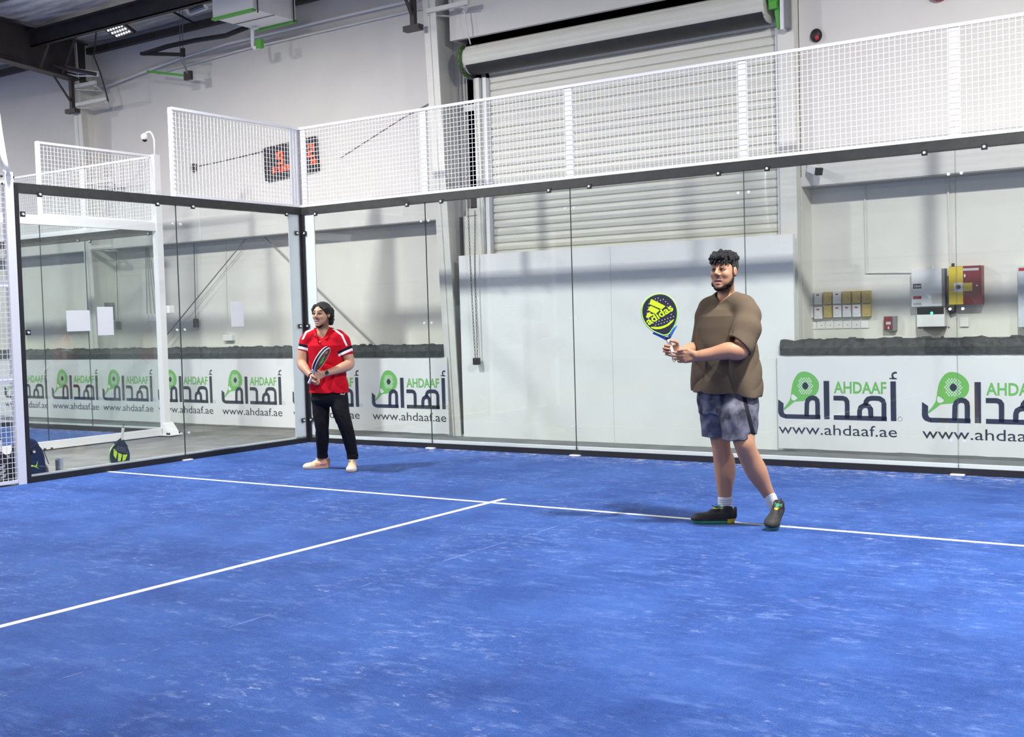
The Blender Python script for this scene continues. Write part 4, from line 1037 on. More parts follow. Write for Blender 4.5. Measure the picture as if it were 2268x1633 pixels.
        for _ in range(smooth):
            acc = np.zeros_like(V); cnt = np.zeros(len(V))
            for i in range(4):
                j = (i+1) % 4
                np.add.at(acc, F[:, i], V[F[:, j]]); np.add.at(cnt, F[:, i], 1)
                np.add.at(acc, F[:, j], V[F[:, i]]); np.add.at(cnt, F[:, j], 1)
            V = V*0.5+0.5*acc/np.maximum(cnt, 1)[:, None]
        return V, F

    def join(s, G, k=0.0):
        s._put(tuple(slice(None) for _ in range(3)), G.D, k, 'add')

def sg(x): return 1/(1+np.exp(-np.clip(x, -40, 40)))
class Body:
    """the upright frame a person is modelled in: a = across, t = towards the net side, z = up"""
    def __init__(s, origin):
        s.o = np.array((*origin, 0.0)); d = s.o-CAM_LOC; d[2] = 0; s.dist = np.linalg.norm(d); d /= s.dist
        s.t = -d; s.a = np.array((d[1], -d[0], 0.0)); s.ppm = FPX/s.dist
    def p(s, u, v, t=0.0):
        d = _F+_R*(u-W0/2)/FPX-_U*(v-H0/2)/FPX
        q0 = s.o+s.t*t; k = ((q0-CAM_LOC)@s.t)/(d@s.t); w = CAM_LOC+d*k-s.o
        return np.array((w@s.a, t, w[2]))
    def r(s, px, t=0.0): return px/s.ppm*(s.dist-t)/s.dist
    def world(s, V):
        V = np.asarray(V); return s.o+V[..., 0:1]*s.a+V[..., 1:2]*s.t+V[..., 2:3]*np.array((0, 0, 1.0))
    def put(s, name, V, F, mats, parent, mi=None, smooth=True, attr=None):
        me = bpy.data.meshes.new(name); w = s.world(V)-np.array(world_of(parent))
        me.from_pydata(w.tolist(), [], F.tolist() if hasattr(F, 'tolist') else F)
        for m in (mats if isinstance(mats, (list, tuple)) else [mats]): me.materials.append(m)
        if mi is not None: me.polygons.foreach_set('material_index', np.asarray(mi, np.int32))
        if smooth: me.polygons.foreach_set('use_smooth', [True]*len(me.polygons))
        if attr is not None:
            ca = me.color_attributes.new('paint', 'FLOAT_COLOR', 'POINT')
            ca.data.foreach_set('color', np.c_[attr, np.ones(len(attr))].astype(np.float32).ravel())
        me.update(); o = bpy.data.objects.new(name, me); COL.objects.link(o); o.parent = parent; return o
    def from_mb(s, mb, name, mats, parent, smooth=False):
        mb.v = [tuple(x) for x in s.world(np.array(mb.v))]; return mb.build(name, mats, parent, smooth)

def painted(name, rough=0.5, bump=0.0, bscale=300, spec=0.4):
    m = mat(name, (0.5, 0.5, 0.5), rough, spec=spec, bump=bump, bscale=bscale)
    nt = m.node_tree; a = nt.nodes.new('ShaderNodeAttribute'); a.attribute_name = 'paint'
    nt.links.new(a.outputs['Color'], nt.nodes['Principled BSDF'].inputs['Base Color']); return m

def head_axes(yaw, pitch=0.0, roll=0.0):
    """columns: forward, person's left, up.  yaw turns the face to the left of the photo"""
    f = np.array((-math.sin(yaw)*math.cos(pitch), math.cos(yaw)*math.cos(pitch), math.sin(pitch)))
    l = unit((math.cos(yaw), math.sin(yaw), math.sin(roll))); l = unit(l-f*(l@f)); u = np.cross(f, l)
    if u[2] < 0: u = -u
    return np.stack([f, l, u], 1)

def build_head(F, c, A, s, mouth_open=0.0, heavy=0.0):
    P = lambda x, y, z: c+s*(A@np.array((x, y, z)))
    F.ell(P(-0.012, 0, 0.036), np.array((0.100, 0.078, 0.086))*s, A, 0.02)
    F.ell(P(0.030, 0, -0.018), np.array((0.064, 0.064+heavy, 0.088))*s, A, 0.03)
    F.ell(P(0.034, 0, -0.072), np.array((0.050, 0.052+heavy, 0.046))*s, A, 0.03)
    F.ell(P(0.073, 0, -0.106), np.array((0.022, 0.026, 0.020))*s, A, 0.022)
    for y in (-1, 1):
        F.ell(P(0.062, 0.043*y, -0.022), np.array((0.026, 0.022, 0.022))*s, A, 0.02)
        F.ell(P(-0.004, 0.079*y, -0.002), np.array((0.020, 0.010, 0.033))*s, A, 0.006)
        F.ell(P(0.004, 0.090*y, -0.002), np.array((0.009, 0.006, 0.015))*s, A, 0.004, 'sub')
    F.cone(P(0.080, -0.036, 0.032), P(0.080, 0.036, 0.032), 0.013*s, 0.013*s, 0.014)
    for y in (-1, 1): F.ell(P(0.099, 0.032*y, 0.010), np.array((0.017, 0.019, 0.012))*s, A, 0.012, 'sub')
    F.cone(P(0.088, 0, 0.024), P(0.113, 0, -0.017), 0.0085*s, 0.0115*s, 0.010)
    F.cone(P(0.113, 0, -0.017), P(0.100, 0, -0.031), 0.0115*s, 0.007*s, 0.006)
    for y in (-1, 1): F.ell(P(0.100, 0.0135*y, -0.025), np.array((0.011, 0.0085, 0.0085))*s, A, 0.006)
    g = mouth_open
    F.cone(P(0.0885, -0.022, -0.0605), P(0.0885, 0.022, -0.0605), 0.0070*s, 0.0070*s, 0.010)
    F.ell(P(0.091, 0, -0.060), np.array((0.008, 0.018, 0.0060))*s, A, 0.008)
    F.ell(P(0.089, 0, -0.076-g), np.array((0.009, 0.021, 0.0075))*s, A, 0.008)
    F.ell(P(0.099, 0, -0.0680-g/2), np.array((0.009, 0.023, 0.0020+g*0.6))*s, A, 0.004, 'sub')
    for y in (-1, 1):          # eyelids over the eyeball
        F.chain([(P(0.087, 0.017*y, 0.013), 0.0036*s), (P(0.0905, 0.030*y, 0.0186), 0.0046*s), (P(0.083, 0.047*y, 0.0125), 0.0040*s)], 0.005)
        F.chain([(P(0.087, 0.017*y, 0.007), 0.0032*s), (P(0.0885, 0.031*y, 0.0010), 0.0038*s), (P(0.082, 0.046*y, 0.0060), 0.0034*s)], 0.005)
    return P

def face_paint(V, c, A, s, skin, lip, dark, stubble, beard_fn):
    """skin colour with lips, brows and shaved or bearded areas, by place on the head"""
    L = (V-c)@A/s; x, y, z = L.T; C = np.repeat(np.array(skin)[None], len(V), 0)
    def blend(m, col):
        m = np.clip(m, 0, 1)[:, None]; C[:] = C*(1-m)+np.array(col)*m
    front = x > 0.03
    blend(beard_fn(x, y, z), stubble)
    lipm = np.clip(1.25-np.sqrt((y/0.026)**2+((z+0.0685)/0.0150)**2)*1.05, 0, 0.4)/0.4*(x > 0.082)
    blend(lipm, lip)
    blend(((np.abs(z+0.0680) < 0.0035) & (np.abs(y) < 0.023) & (x > 0.07))*0.85, (0.05, 0.015, 0.012))
    ax = np.abs(y)
    brow = (ax > 0.012) & (ax < 0.052) & (np.abs(z-(0.034+0.006*np.sin((ax-0.012)/0.04*2.6))) < 0.0062) & front
    blend(brow*0.95, dark)
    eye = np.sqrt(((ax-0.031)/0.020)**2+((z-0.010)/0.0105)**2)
    blend(np.clip(1.45-eye, 0, 0.5)*1.7*front, (skin[0]*0.22, skin[1]*0.17, skin[2]*0.15))  # shade of the eye sockets painted into the skin colour
    blend(((np.abs(ax-0.0085) < 0.005) & (np.abs(z+0.033) < 0.004) & (x > 0.09))*0.7, (0.06, 0.02, 0.015))
    return C

def eyes(B, c, A, s, root, look=0.0):
    e = MB()
    for y in (-1, 1):
        q = c+s*(A@np.array((0.0788, 0.032*y, 0.0095)))
        e = MB(); e.sphere(q, 0.0122*s, 0, 12, 8); g = A@unit((1.0, look, 0.02))
        e.sphere(q+g*0.0070*s, 0.0072*s, 1, 10, 6)
        B.from_mb(e, 'eye', [M['eyewhite'], M['iris']], root, True)

def build_hand(F, w, pd, pn, side, s, curls, thumb, spread=0.0, fr=1.0):
    """w wrist, pd towards the knuckles, pn out of the palm, side towards the thumb; one bent chain per finger"""
    pd, pn, side = unit(pd), unit(pn), unit(side); w = np.array(w, float)
    kn = []
    for i, o in enumerate((0.030, 0.010, -0.010, -0.029)):
        ln = (0.088, 0.092, 0.088, 0.080)[i]
        b = w+s*(pd*ln+side*o); kn.append(b)
        F.cone(w+s*(pd*0.012+side*o*0.62), b, 0.0155*s, 0.0118*s, 0.012)
    F.cone(w+s*(pd*0.03+side*0.022-pn*0.002), w+s*(pd*0.055+side*0.030+pn*0.006), 0.017*s, 0.013*s, 0.012)
    F.cone(w+s*(pd*0.03-side*0.018), w+s*(pd*0.06-side*0.022+pn*0.004), 0.016*s, 0.013*s, 0.012)
    lens = ((0.043, 0.026, 0.021), (0.047, 0.030, 0.022), (0.044, 0.028, 0.022), (0.034, 0.021, 0.019))
    tips = []
    for i in range(4):
        ang = 0.0; p = kn[i]; r = (0.0097, 0.0098, 0.0094, 0.0084)[i]*s*fr
        dside = spread*(1.5-i)*0.5
        for j in range(3):
            ang += curls[i][j] if hasattr(curls[i], '__len__') else curls[i]
            d = unit(pd*math.cos(ang)+pn*math.sin(ang)+side*dside*math.cos(ang))
            q = p+d*lens[i][j]*s; F.cone(p, q, r, r*0.90, 0.003 if j else 0.006); p = q; r *= 0.92
        tips.append(p)
    p = w+s*(pd*0.030+side*0.026)
    for d, l, r in zip(thumb, (0.042, 0.033, 0.026), (0.0135, 0.0112, 0.0100)):
        q = p+unit(pd*d[0]+pn*d[1]+side*d[2])*l*s; F.cone(p, q, r*s, r*0.88*s, 0.006); p = q
    return tips

def shoe_axes(f, up):
    f = unit(f); up = np.array(up, float); up = unit(up-f*(up@f)); return f, np.cross(up, f), up
def build_shoe(B, root, heel, f, up, L, mats, style, laces=True, wide=1.0):
    """sports shoe: sole, upper, tongue and laces from heel point along f"""
    f, sd, up = shoe_axes(f, up); A = np.stack([f, sd, up], 1); h = 0.0035; G_ = A
    P = lambda x, y, z: np.array(heel)+A@np.array((x, y, z))*L/0.30
    S = L/0.30
    pts = np.array([P(x, y, z) for x in (-0.02, 0.33) for y in (-0.07, 0.07) for z in (-0.01, 0.16)])
    F = Field(pts.min(0)-0.02, pts.max(0)+0.02, h)
    F.ell(P(0.055, 0, 0.045), np.array((0.058, 0.039*wide, 0.050))*S, A, 0.02)
    F.ell(P(0.125, 0, 0.045), np.array((0.085, 0.041*wide, 0.046))*S, A, 0.03)
    F.ell(P(0.215, 0.004, 0.030), np.array((0.085, 0.050*wide, 0.038))*S, A, 0.03)
    F.ell(P(0.245, 0.004, 0.028), np.array((0.057, 0.047*wide, 0.032))*S, A, 0.02)
    F.chain([(P(0.055, 0, 0.06), 0.040*S), (P(0.062, 0, 0.098), 0.042*S)], 0.02)
    F.cone(P(0.165, 0, 0.072), P(0.105, 0, 0.112), 0.020*S, 0.016*S, 0.015)
    F.cone(P(0.010, 0, 0.05), P(0.000, 0, 0.105), 0.018*S, 0.009*S, 0.012)
    F.chain([(P(0.05, 0, 0.016), 0.042*S), (P(0.15, 0, 0.010), 0.041*S*wide), (P(0.22, 0.004, 0.012), 0.051*S*wide), (P(0.25, 0.004, 0.014), 0.046*S*wide)], 0.006)
    F.cut(P(0, 0, 0.0), -up)
    F.ell(P(0.062, 0, 0.135), np.array((0.042, 0.031, 0.040))*S, A, 0.008, 'sub')
    V, Q = F.mesh(1)
    c = (V[Q].mean(1)-np.array(heel))@A/S; x, y, z = c.T
    mi = style(x, y, z)
    o = B.put('shoe', V, Q, mats, root, mi)
    if laces:
        b = MB()
        for i in range(5):
            xx = 0.115+0.020*i; zz = 0.098-0.0088*i
            b.tube([P(xx, -0.026, zz-0.008), P(xx+0.004, 0, zz+0.004), P(xx+0.008, 0.026, zz-0.008)], 0.0036*S, 6)
        b.tube([P(0.11, 0.0, 0.106), P(0.13, 0.03, 0.122), P(0.16, 0.03, 0.115), P(0.12, 0.004, 0.104), P(0.15, -0.03, 0.120), P(0.13, -0.035, 0.118), P(0.11, 0.0, 0.106)], 0.0028*S, 5)
        B.from_mb(b, 'laces', [mats[-1]], o, True)
    return o

def curls(F, c, A, s, seeds, fn, rr, k=0.006):
    """scatter rounded locks over a scalp region: fn(rng) -> local point"""
    rg = random.Random(seeds)
    for i in range(rr[0]):
        p = fn(rg)
        if p is None: continue
        q = c+s*(A@np.array(p)); r = rr[1]+(rr[2]-rr[1])*rg.random()
        d = unit(np.array([rg.uniform(-1, 1) for _ in range(3)]))*r*rg.uniform(0.5, 1.3)
        F.cone(q-d*s, q+d*s, r*s, r*0.8*s, k)

M['skinA'] = painted('skin_warm', 0.5, 0.05, 400); M['skinB'] = painted('skin_tan', 0.5, 0.05, 400)
M['eyewhite'] = mat('eye_white', (0.62, 0.58, 0.55), 0.25); M['iris'] = mat('eye_iris', (0.02, 0.012, 0.008), 0.15)
M['hair'] = mat('black_hair', (0.010, 0.008, 0.009), 0.42, spec=0.5, bump=0.9, bscale=160)
M['beard'] = mat('dark_beard', (0.014, 0.010, 0.009), 0.7, spec=0.2, bump=0.9, bscale=260)
M['brown'] = mat('brown_cotton', (0.122, 0.092, 0.064), 0.9, spec=0.1, noise=0.10, nscale=300, bump=0.15, bscale=500)
M['redpolo'] = mat('red_cotton', (0.52, 0.006, 0.018), 0.85, spec=0.12, noise=0.10, nscale=350, bump=0.15, bscale=500)
M['nband'] = mat('navy_cotton', (0.008, 0.009, 0.020), 0.85, spec=0.1)
M['wband'] = mat('white_cotton', (0.80, 0.79, 0.82), 0.85, spec=0.1)
M['sock'] = mat('white_sock', (0.80, 0.79, 0.78), 0.9, spec=0.1, bump=0.3, bscale=300)
M['jeans'] = mat('black_trousers', (0.0045, 0.0045, 0.008), 0.75, spec=0.2, bump=0.2, bscale=60)
M['camo'] = mat('patterned_shorts', (0.17, 0.17, 0.22), 0.7, spec=0.2, color2=(0.012, 0.015, 0.030), nscale=12)
M['camodk'] = mat('shorts_side', (0.012, 0.013, 0.018), 0.8, spec=0.15)
M['shoedk'] = mat('black_shoe', (0.022, 0.022, 0.022), 0.7, noise=0.5, nscale=60)
M['solegr'] = mat('green_sole', (0.03, 0.24, 0.15), 0.6); M['soleyl'] = mat('yellow_sole', (0.55, 0.40, 0.02), 0.6)
M['lacedk'] = mat('dark_lace', (0.012, 0.012, 0.012), 0.7)
M['peach'] = mat('peach_shoe', (0.62, 0.29, 0.18), 0.7, noise=0.12, nscale=30); M['creamshoe'] = mat('cream_shoe', (0.64, 0.50, 0.34), 0.7, noise=0.1, nscale=30)
M['toewhite'] = mat('pale_shoe', (0.68, 0.58, 0.54), 0.6); M['solepl'] = mat('pale_sole', (0.55, 0.40, 0.27), 0.7); M['swoosh'] = mat('purple_mark', (0.14, 0.08, 0.26), 0.6)
M['lacecr'] = mat('cream_lace', (0.80, 0.74, 0.58), 0.8)
M['steelw'] = mat('watch_steel', (0.75, 0.75, 0.78), 0.2, metal=0.9)

def puma(f, m, b, s=1.0):
    """small leaping cat outline on a patch; f maps 2D to 3D"""
    pts = [(0.0,0.62),(0.10,0.70),(0.14,0.60),(0.40,0.55),(0.62,0.40),(0.74,0.45),(0.92,0.75),(0.96,0.98),(1.0,1.0),(0.97,0.72),(0.82,0.40),(0.80,0.25),(0.98,0.02),(0.94,0.0),(0.90,0.05),(0.66,0.26),(0.42,0.36),(0.22,0.36),(0.12,0.42),(0.02,0.40)]
    b.add([f(x*s, y*s) for x, y in pts], [tuple(range(len(pts)))], m)
# ================================================================ PLAYER IN BROWN (right)
B = Body((7.25, -3.08))
rootB = thing('person', 'person in a brown t-shirt and patterned shorts holding a black and yellow racket upright', 'person', tuple(B.o))
H = 0.0042
def px(u, v, t, r): return (B.p(u, v, t), B.r(r, t))
F = Field((-0.62, -0.36, -0.02), (0.36, 0.50, 2.02), H)
cB = B.p(1604, 602.5, 0.02); AB = head_axes(math.radians(27), math.radians(3)); sB = 1.06
PB = build_head(F, cB, AB, sB, 0.006, 0.006)
F.chain([(PB(-0.015, 0, -0.045), 0.060), px(1609, 654, -0.012, 18)], 0.03)
F.chain([px(1609, 668, -0.01, 18), px(1648, 690, 0.09, 17)], 0.04); F.chain([px(1609, 668, -0.01, 18), px(1568, 693, -0.10, 16)], 0.04)
F.loft([(B.p(1610, v, 0)[2], B.p(u, v, 0)[0], 0, B.r(w), B.r(w*0.68)) for v, u, w in ((690, 1609, 46), (740, 1608, 54), (800, 1608, 56), (870, 1609, 58), (905, 1610, 58))], math.radians(33), 0.04)
# left arm (nearer), right arm (farther)
elbL = B.p(1643, 772, 0.27); wrL = B.p(1545, 789, 0.27)
F.chain([px(1655, 692, 0.14, 20), (elbL, B.r(17.5)), (B.p(1612, 777, 0.28), B.r(17.0)), (B.p(1580, 784, 0.275), B.r(13.5)), (wrL, B.r(10.5))], 0.03)
elbR = B.p(1553, 768, -0.13); wrR = B.p(1509, 780, 0.10)
F.chain([px(1566, 694, -0.12, 19), (elbR, B.r(15)), (B.p(1535, 773, -0.04), B.r(14)), (wrR, B.r(9.5))], 0.03)
# hands closed on the racket handle
tips = build_hand(F, wrR+np.array((0.004, 0.006, 0)), (-0.97, 0.12, 0.16), (0.06, 1, 0.0), (0.18, 0.0, 1), 1.04,
           ((0.75, 1.35, 0.75), (0.72, 1.35, 0.8), (0.72, 1.35, 0.85), (0.72, 1.3, 0.8)), ((0.35, 0.55, 0.9), (0.75, 0.75, 0.25), (0.75, 0.45, 0.0)))
build_hand(F, wrL, (-1, -0.02, -0.07), (0.05, -1, 0.12), (0.05, 0.1, 1), 1.06,
           ((0.18, 0.40, 0.35), (0.22, 0.45, 0.35), (0.28, 0.5, 0.4), (0.35, 0.55, 0.4)), ((0.85, 0.10, 0.45), (0.95, -0.10, 0.10), (0.95, -0.25, -0.05)), 0.06)
# legs
hipL = B.p(1634, 885, 0.10); kneeL = B.p(1649, 984, 0.21); ankL = B.p(1707, 1104, 0.07)
hipR = B.p(1592, 885, -0.09); kneeR = B.p(1597, 990, -0.05); ankR = B.p(1606, 1118, -0.06)
F.chain([(hipL, B.r(31)), (B.p(1643, 940, 0.17), B.r(27)), (kneeL, B.r(21)), (B.p(1661, 1015, 0.17), B.r(21)), (B.p(1676, 1045, 0.13), B.r(21.5)), (B.p(1692, 1076, 0.10), B.r(15)), (ankL, B.r(11))], 0.03)
F.ell(B.p(1648, 984, 0.24), (B.r(15), 0.04, 0.05), None, 0.03)
F.chain([(hipR, B.r(31)), (B.p(1594, 940, -0.08), B.r(26)), (kneeR, B.r(19)), (B.p(1604, 1022, -0.07), B.r(22)), (B.p(1606, 1050, -0.07), B.r(21)), (B.p(1605, 1085, -0.065), B.r(15.5)), (ankR, B.r(12.5))], 0.03)
F.cone(ankR, ankR+np.array((0.0, 0, -0.05)), B.r(12), B.r(11), 0.02)
V, Q = F.mesh(1)
skinB = (0.450, 0.232, 0.138)
def stub(x, y, z, hi, k_must, k_jaw):
    jaw = sg((hi-z-1.0*np.clip(x, -0.02, 1))/0.009)*sg((x+0.03)/0.007)*sg((z+0.152)/0.006)
    must = np.exp(-((np.abs(y)-0.013)/0.019)**4)*np.exp(-((z+0.0465+0.22*np.abs(y))/0.0062)**2)*1.3*(x > 0.06)
    soul = np.exp(-(y/0.010)**2)*np.exp(-((z+0.093)/0.007)**2)*(x > 0.06)*0.5
    return np.clip(k_jaw*jaw+k_must*must+soul*k_must, 0, 0.92)
beardB = lambda x, y, z: stub(x, y, z, -0.018, 0.85, 0.75)
paint = face_paint(V, cB, AB, sB, skinB, (0.50, 0.20, 0.19), (0.02, 0.012, 0.01), (0.014, 0.009, 0.008), beardB)
bodyB = B.put('body', V, Q, M['skinB'], rootB, attr=paint)
eyes(B, cB, AB, sB, rootB, -0.10)
# beard
F = Field(cB-0.20, cB+0.20, 0.0035)
F.ell(PB(0.030, 0, -0.070), np.array((0.058, 0.0655, 0.056))*sB, AB, 0.02)
F.ell(PB(0.068, 0, -0.108), np.array((0.032, 0.038, 0.026))*sB, AB, 0.02)
for y in (-1, 1): F.cone(PB(0.012, 0.068*y, -0.03), PB(0.03, 0.060*y, -0.085), 0.013*sB, 0.016*sB, 0.02)
F.cut(PB(0.05, 0, -0.080), AB@np.array((0.62, 0, 0.78)), 0.006)
F.ripple(lambda a, t, z: 0.0022*(np.sin(a*420+3*np.sin(t*300))*np.sin(z*460+2*np.sin(a*260))))
V, Q = F.mesh(1); B.put('beard', V, Q, M['beard'], rootB)
# curly hair, short at the sides with a fringe of curls over the forehead
F = Field(cB-0.24, cB+0.24, 0.0036)
F.ell(PB(-0.016, 0, 0.044), np.array((0.104, 0.083, 0.086))*sB, AB, 0.01)
F.ell(PB(0.002, 0, 0.080), np.array((0.098, 0.085, 0.056))*sB, AB, 0.02)
F.cut(PB(0.06, 0, 0.056), AB@np.array((0.62, 0, -0.78)), 0.012)
F.cut(PB(-0.03, 0, -0.03), AB@np.array((0.25, 0, -1.0)), 0.01)
F.ell(PB(0.115, 0, -0.02), np.array((0.085, 0.10, 0.075))*sB, AB, 0.01, 'sub')
for y in (-1, 1):
    F.ell(PB(0.0, 0.085*y, -0.01), np.array((0.024, 0.03, 0.036))*sB, AB, 0.006, 'sub')
    F.cone(PB(0.022, 0.070*y, 0.05), PB(0.020, 0.071*y, -0.012), 0.012*sB, 0.007*sB, 0.008)
def topcurl(rg):
    a = rg.uniform(0, 2*PI); e = rg.uniform(0.12, 1.0)
    x = math.cos(a)*math.sqrt(1-e*e*0.9)*0.100; y = math.sin(a)*math.sqrt(1-e*e*0.9)*0.086
    z = 0.076+e*0.056
    if x > 0.06 and z < 0.086: return None
    return (x+0.004, y, z)
curls(F, cB, AB, sB, 5, topcurl, (210, 0.007, 0.013), 0.003)
for i in range(16):
    y = -0.070+0.0093*i; z = 0.062+0.010*math.sin(i*2.1)-0.004*(1 if 4 < i < 9 else 0); x = 0.098-abs(y)**2*7.5
    F.cone(PB(x-0.02, y, z+0.022), PB(x+0.004, y+0.006*math.sin(i*1.7), z-0.004), 0.012*sB, 0.0065*sB, 0.003)
V, Q = F.mesh(0); B.put('hair', V, Q, M['hair'], rootB)
# loose t-shirt
yawB = math.radians(33)
F = Field((-0.36, -0.34, 0.80), (0.36, 0.46, 1.80), H)
def ring(v, uL, uR, t=0.0, dep=0.66, BB=None, yaw=None):
    BB = BB or B; yaw = yawB if yaw is None else yaw
    c = BB.p((uL+uR)/2, v, t); hw = BB.r((uR-uL)/2, t); k = 1/math.sqrt(math.cos(yaw)**2+(dep*math.sin(yaw))**2)
    return (c[2], c[0], t, hw*k, hw*k*dep)
F.loft([ring(664, 1596, 1622), ring(670, 1584, 1634), ring(677, 1573, 1645), ring(685, 1564, 1653), ring(700, 1553, 1662), ring(725, 1546, 1668), ring(760, 1543, 1673, 0.01), ring(800, 1540, 1678, 0.01), ring(840, 1536, 1680, 0.01), ring(885, 1534, 1681, 0.01)], yawB, 0.03)
F.chain([px(1609, 662, -0.01, 24), px(1646, 680, 0.09, 25), px(1659, 700, 0.13, 26)], 0.035)
F.chain([px(1606, 664, -0.01, 23), px(1572, 684, -0.09, 23), px(1562, 702, -0.12, 22)], 0.035)
def sleeve(F, B, pts, open_n, rin, k):
    """a sleeve cut open at the cuff, hollow, then blended onto the shirt"""
    G = Field.__new__(Field); G.lo, G.h, G.n = F.lo, F.h, F.n; G.D = np.full(F.D.shape, 1.0, np.float32)
    G.chain(pts, 0.03); e = np.array(pts[-1][0]); n = unit(e-np.array(pts[-2][0])); on = unit(n+np.array(open_n))
    G.cut(e, on); G.cone(e-n*0.035, e+n*0.05, rin, rin*1.03, 0.0, 'sub')
    F.join(G, k)
sleeve(F, B, [(B.p(1656, 696, 0.13), B.r(25)), (B.p(1653, 728, 0.19), B.r(29.5)), (B.p(1638, 766, 0.255), B.r(29))], (-0.50, 0.0, -0.05), B.r(24), 0.025)
sleeve(F, B, [(B.p(1563, 700, -0.12), B.r(22)), (B.p(1551, 766, -0.135), B.r(21))], (0, 0, 0), B.r(17), 0.02)
hz = B.p(1606, 872, 0)[2]
F.cut((0, 0, hz-0.004), (-0.09, 0.02, -1.0))
F.cone(B.p(1608, 660, 0.012), B.p(1606, 625, 0.03), B.r(21), B.r(27), 0.010, 'sub')
F.chain([(B.p(1633, 672, 0.21), 0.010), (B.p(1622, 705, 0.26), 0.013), (B.p(1616, 735, 0.28), 0.012), (B.p(1612, 752, 0.285), 0.008)], 0.022, 'sub')
def foldsB(a, t, z):
    w = 0.4*np.sin(a*9+z*5)+0.5*np.sin(t*11-z*7)
    rid = lambda x: 1-2*np.abs(np.sin(x))**0.7
    low = np.clip((1.36-z)*5, 0, 1)
    d = 0.0085*rid((a*0.85+z*0.35)*17+1.6*w+t*5)*low
    d += 0.0085*rid((a*0.95-z*0.45)*13+1.9*w)*np.clip((1.18-z)*4, 0, 1)
    d += 0.0055*rid((z*0.9-a*0.6)*26+2.2*w)*np.clip((a-0.06)*9, 0, 1)*np.clip((1.5-z)*4, 0, 1)
    return d
F.ripple(foldsB)
V, Q = F.mesh(1); c = V[Q].mean(1)
ts = B.put('tshirt', V, Q, [M['brown']], rootB)
# shorts
F = Field((-0.34, -0.30, 0.52), (0.34, 0.42, 1.06), H)
F.loft([ring(860, 1548, 1676), ring(890, 1547, 1677), ring(915, 1549, 1677, 0.0)], yawB, 0.03)
F.chain([(B.p(1592, 890, -0.07), B.r(38)), (B.p(1590, 930, -0.07), B.r(37)), (B.p(1590, 1000, -0.06), B.r(34))], 0.035)
F.chain([(B.p(1634, 890, 0.09), B.r(39)), (B.p(1638, 930, 0.15), B.r(38)), (B.p(1635, 1000, 0.20), B.r(36))], 0.035)
zR, zL = B.p(1580, 966, -0.06)[2], B.p(1630, 962, 0.18)[2]
w = F._win((-0.34, -0.30, 0.5), (0.34, 0.42, 0.9), 0); sl, X, Y, Z = w
hem = zR+(X-B.p(1580, 966, 0)[0])*0.02+np.clip(X-0.02, 0, 1)*0.34*np.clip((Y+0.02)*6, 0, 1)-np.clip(X-0.155, 0, 1)*1.5
F.D[sl] = np.maximum(F.D[sl], hem-Z)
F.cone(B.p(1594, 950, -0.08), B.p(1595, 1000, -0.06), B.r(25), B.r(25), 0, 'sub'); F.cone(B.p(1645, 950, 0.18), B.p(1650, 1000, 0.2), B.r(27), B.r(27), 0, 'sub')
F.ripple(lambda a, t, z: 0.0028*np.sin((a*0.95+z*0.15)*50+2.5*np.sin(z*9+a*7))+0.002*np.sin((z-a*0.5)*50+3*np.sin(a*15)))
V, Q = F.mesh(1); c = V[Q].mean(1)
side = (np.abs(c[:, 0]-(0.030+0.22*(0.90-c[:, 2]))) < 0.014) & (c[:, 1] > 0.0)
shB = B.put('shorts', V, Q, [M['camo'], M['camodk']], rootB, side.astype(int))
# socks and shoes
F = Field((-0.4, -0.3, 0.0), (0.4, 0.4, 0.36), H)
F.chain([(B.p(1606, 1103, -0.062), B.r(16)), (B.p(1606, 1122, -0.06), B.r(14.5)), (B.p(1606, 1142, -0.06), B.r(14.5))], 0.01)
F.cut(B.p(1606, 1100, -0.06), (0, 0, 1))
V, Q = F.mesh(1); B.put('sock', V, Q, M['sock'], rootB)
b = MB()
for i in range(3):
    q = B.p(1606, 1106+4.5*i, -0.062); b.tube([q+np.array((B.r(16.1-0.25*i)*math.cos(a), B.r(16.1-0.25*i)*math.sin(a), 0)) for a in np.linspace(0, 2*PI, 25)[:-1]], 0.0026, 5, closed=True)
B.from_mb(b, 'sock_stripes', [M['pgrey']], rootB, True)
F = Field((0.1, -0.2, 0.0), (0.5, 0.4, 0.40), H)
dl = unit(B.p(1712, 1112, 0.06)-B.p(1692, 1076, 0.10)); s0 = B.p(1699, 1089, 0.088)
F.chain([(s0, B.r(13.5)), (B.p(1707, 1104, 0.07), B.r(12.5)), (B.p(1714, 1120, 0.06), B.r(13))], 0.01); F.cut(s0, -dl)
V, Q = F.mesh(1); B.put('sock', V, Q, M['sock'], rootB)
def styleB(x, y, z):
    m = np.zeros(len(x), int); m[(z < 0.020)] = 1; m[(z < 0.034) & (x < 0.055)] = 2; m[(z > 0.098) & (x > 0.09)] = 2; m[(z > 0.106) & (x > 0.085)] = 1
    return m
build_shoe(B, rootB, B.p(1630, 1159.5, -0.04)*np.array((1, 1, 0))+np.array((0, 0, 0.002)), (-1, 0.02, 0.0), (0, 0, 1), 0.315, [M['shoedk'], M['solegr'], M['soleyl'], M['lacedk']], styleB)
build_shoe(B, rootB, (0.255, 0.03, 0.100), (-0.26, 0.88, -0.31), (0.10, 0.36, 0.92), 0.275, [M['shoedk'], M['solegr'], M['soleyl'], M['lacedk']], styleB, True, 1.12)

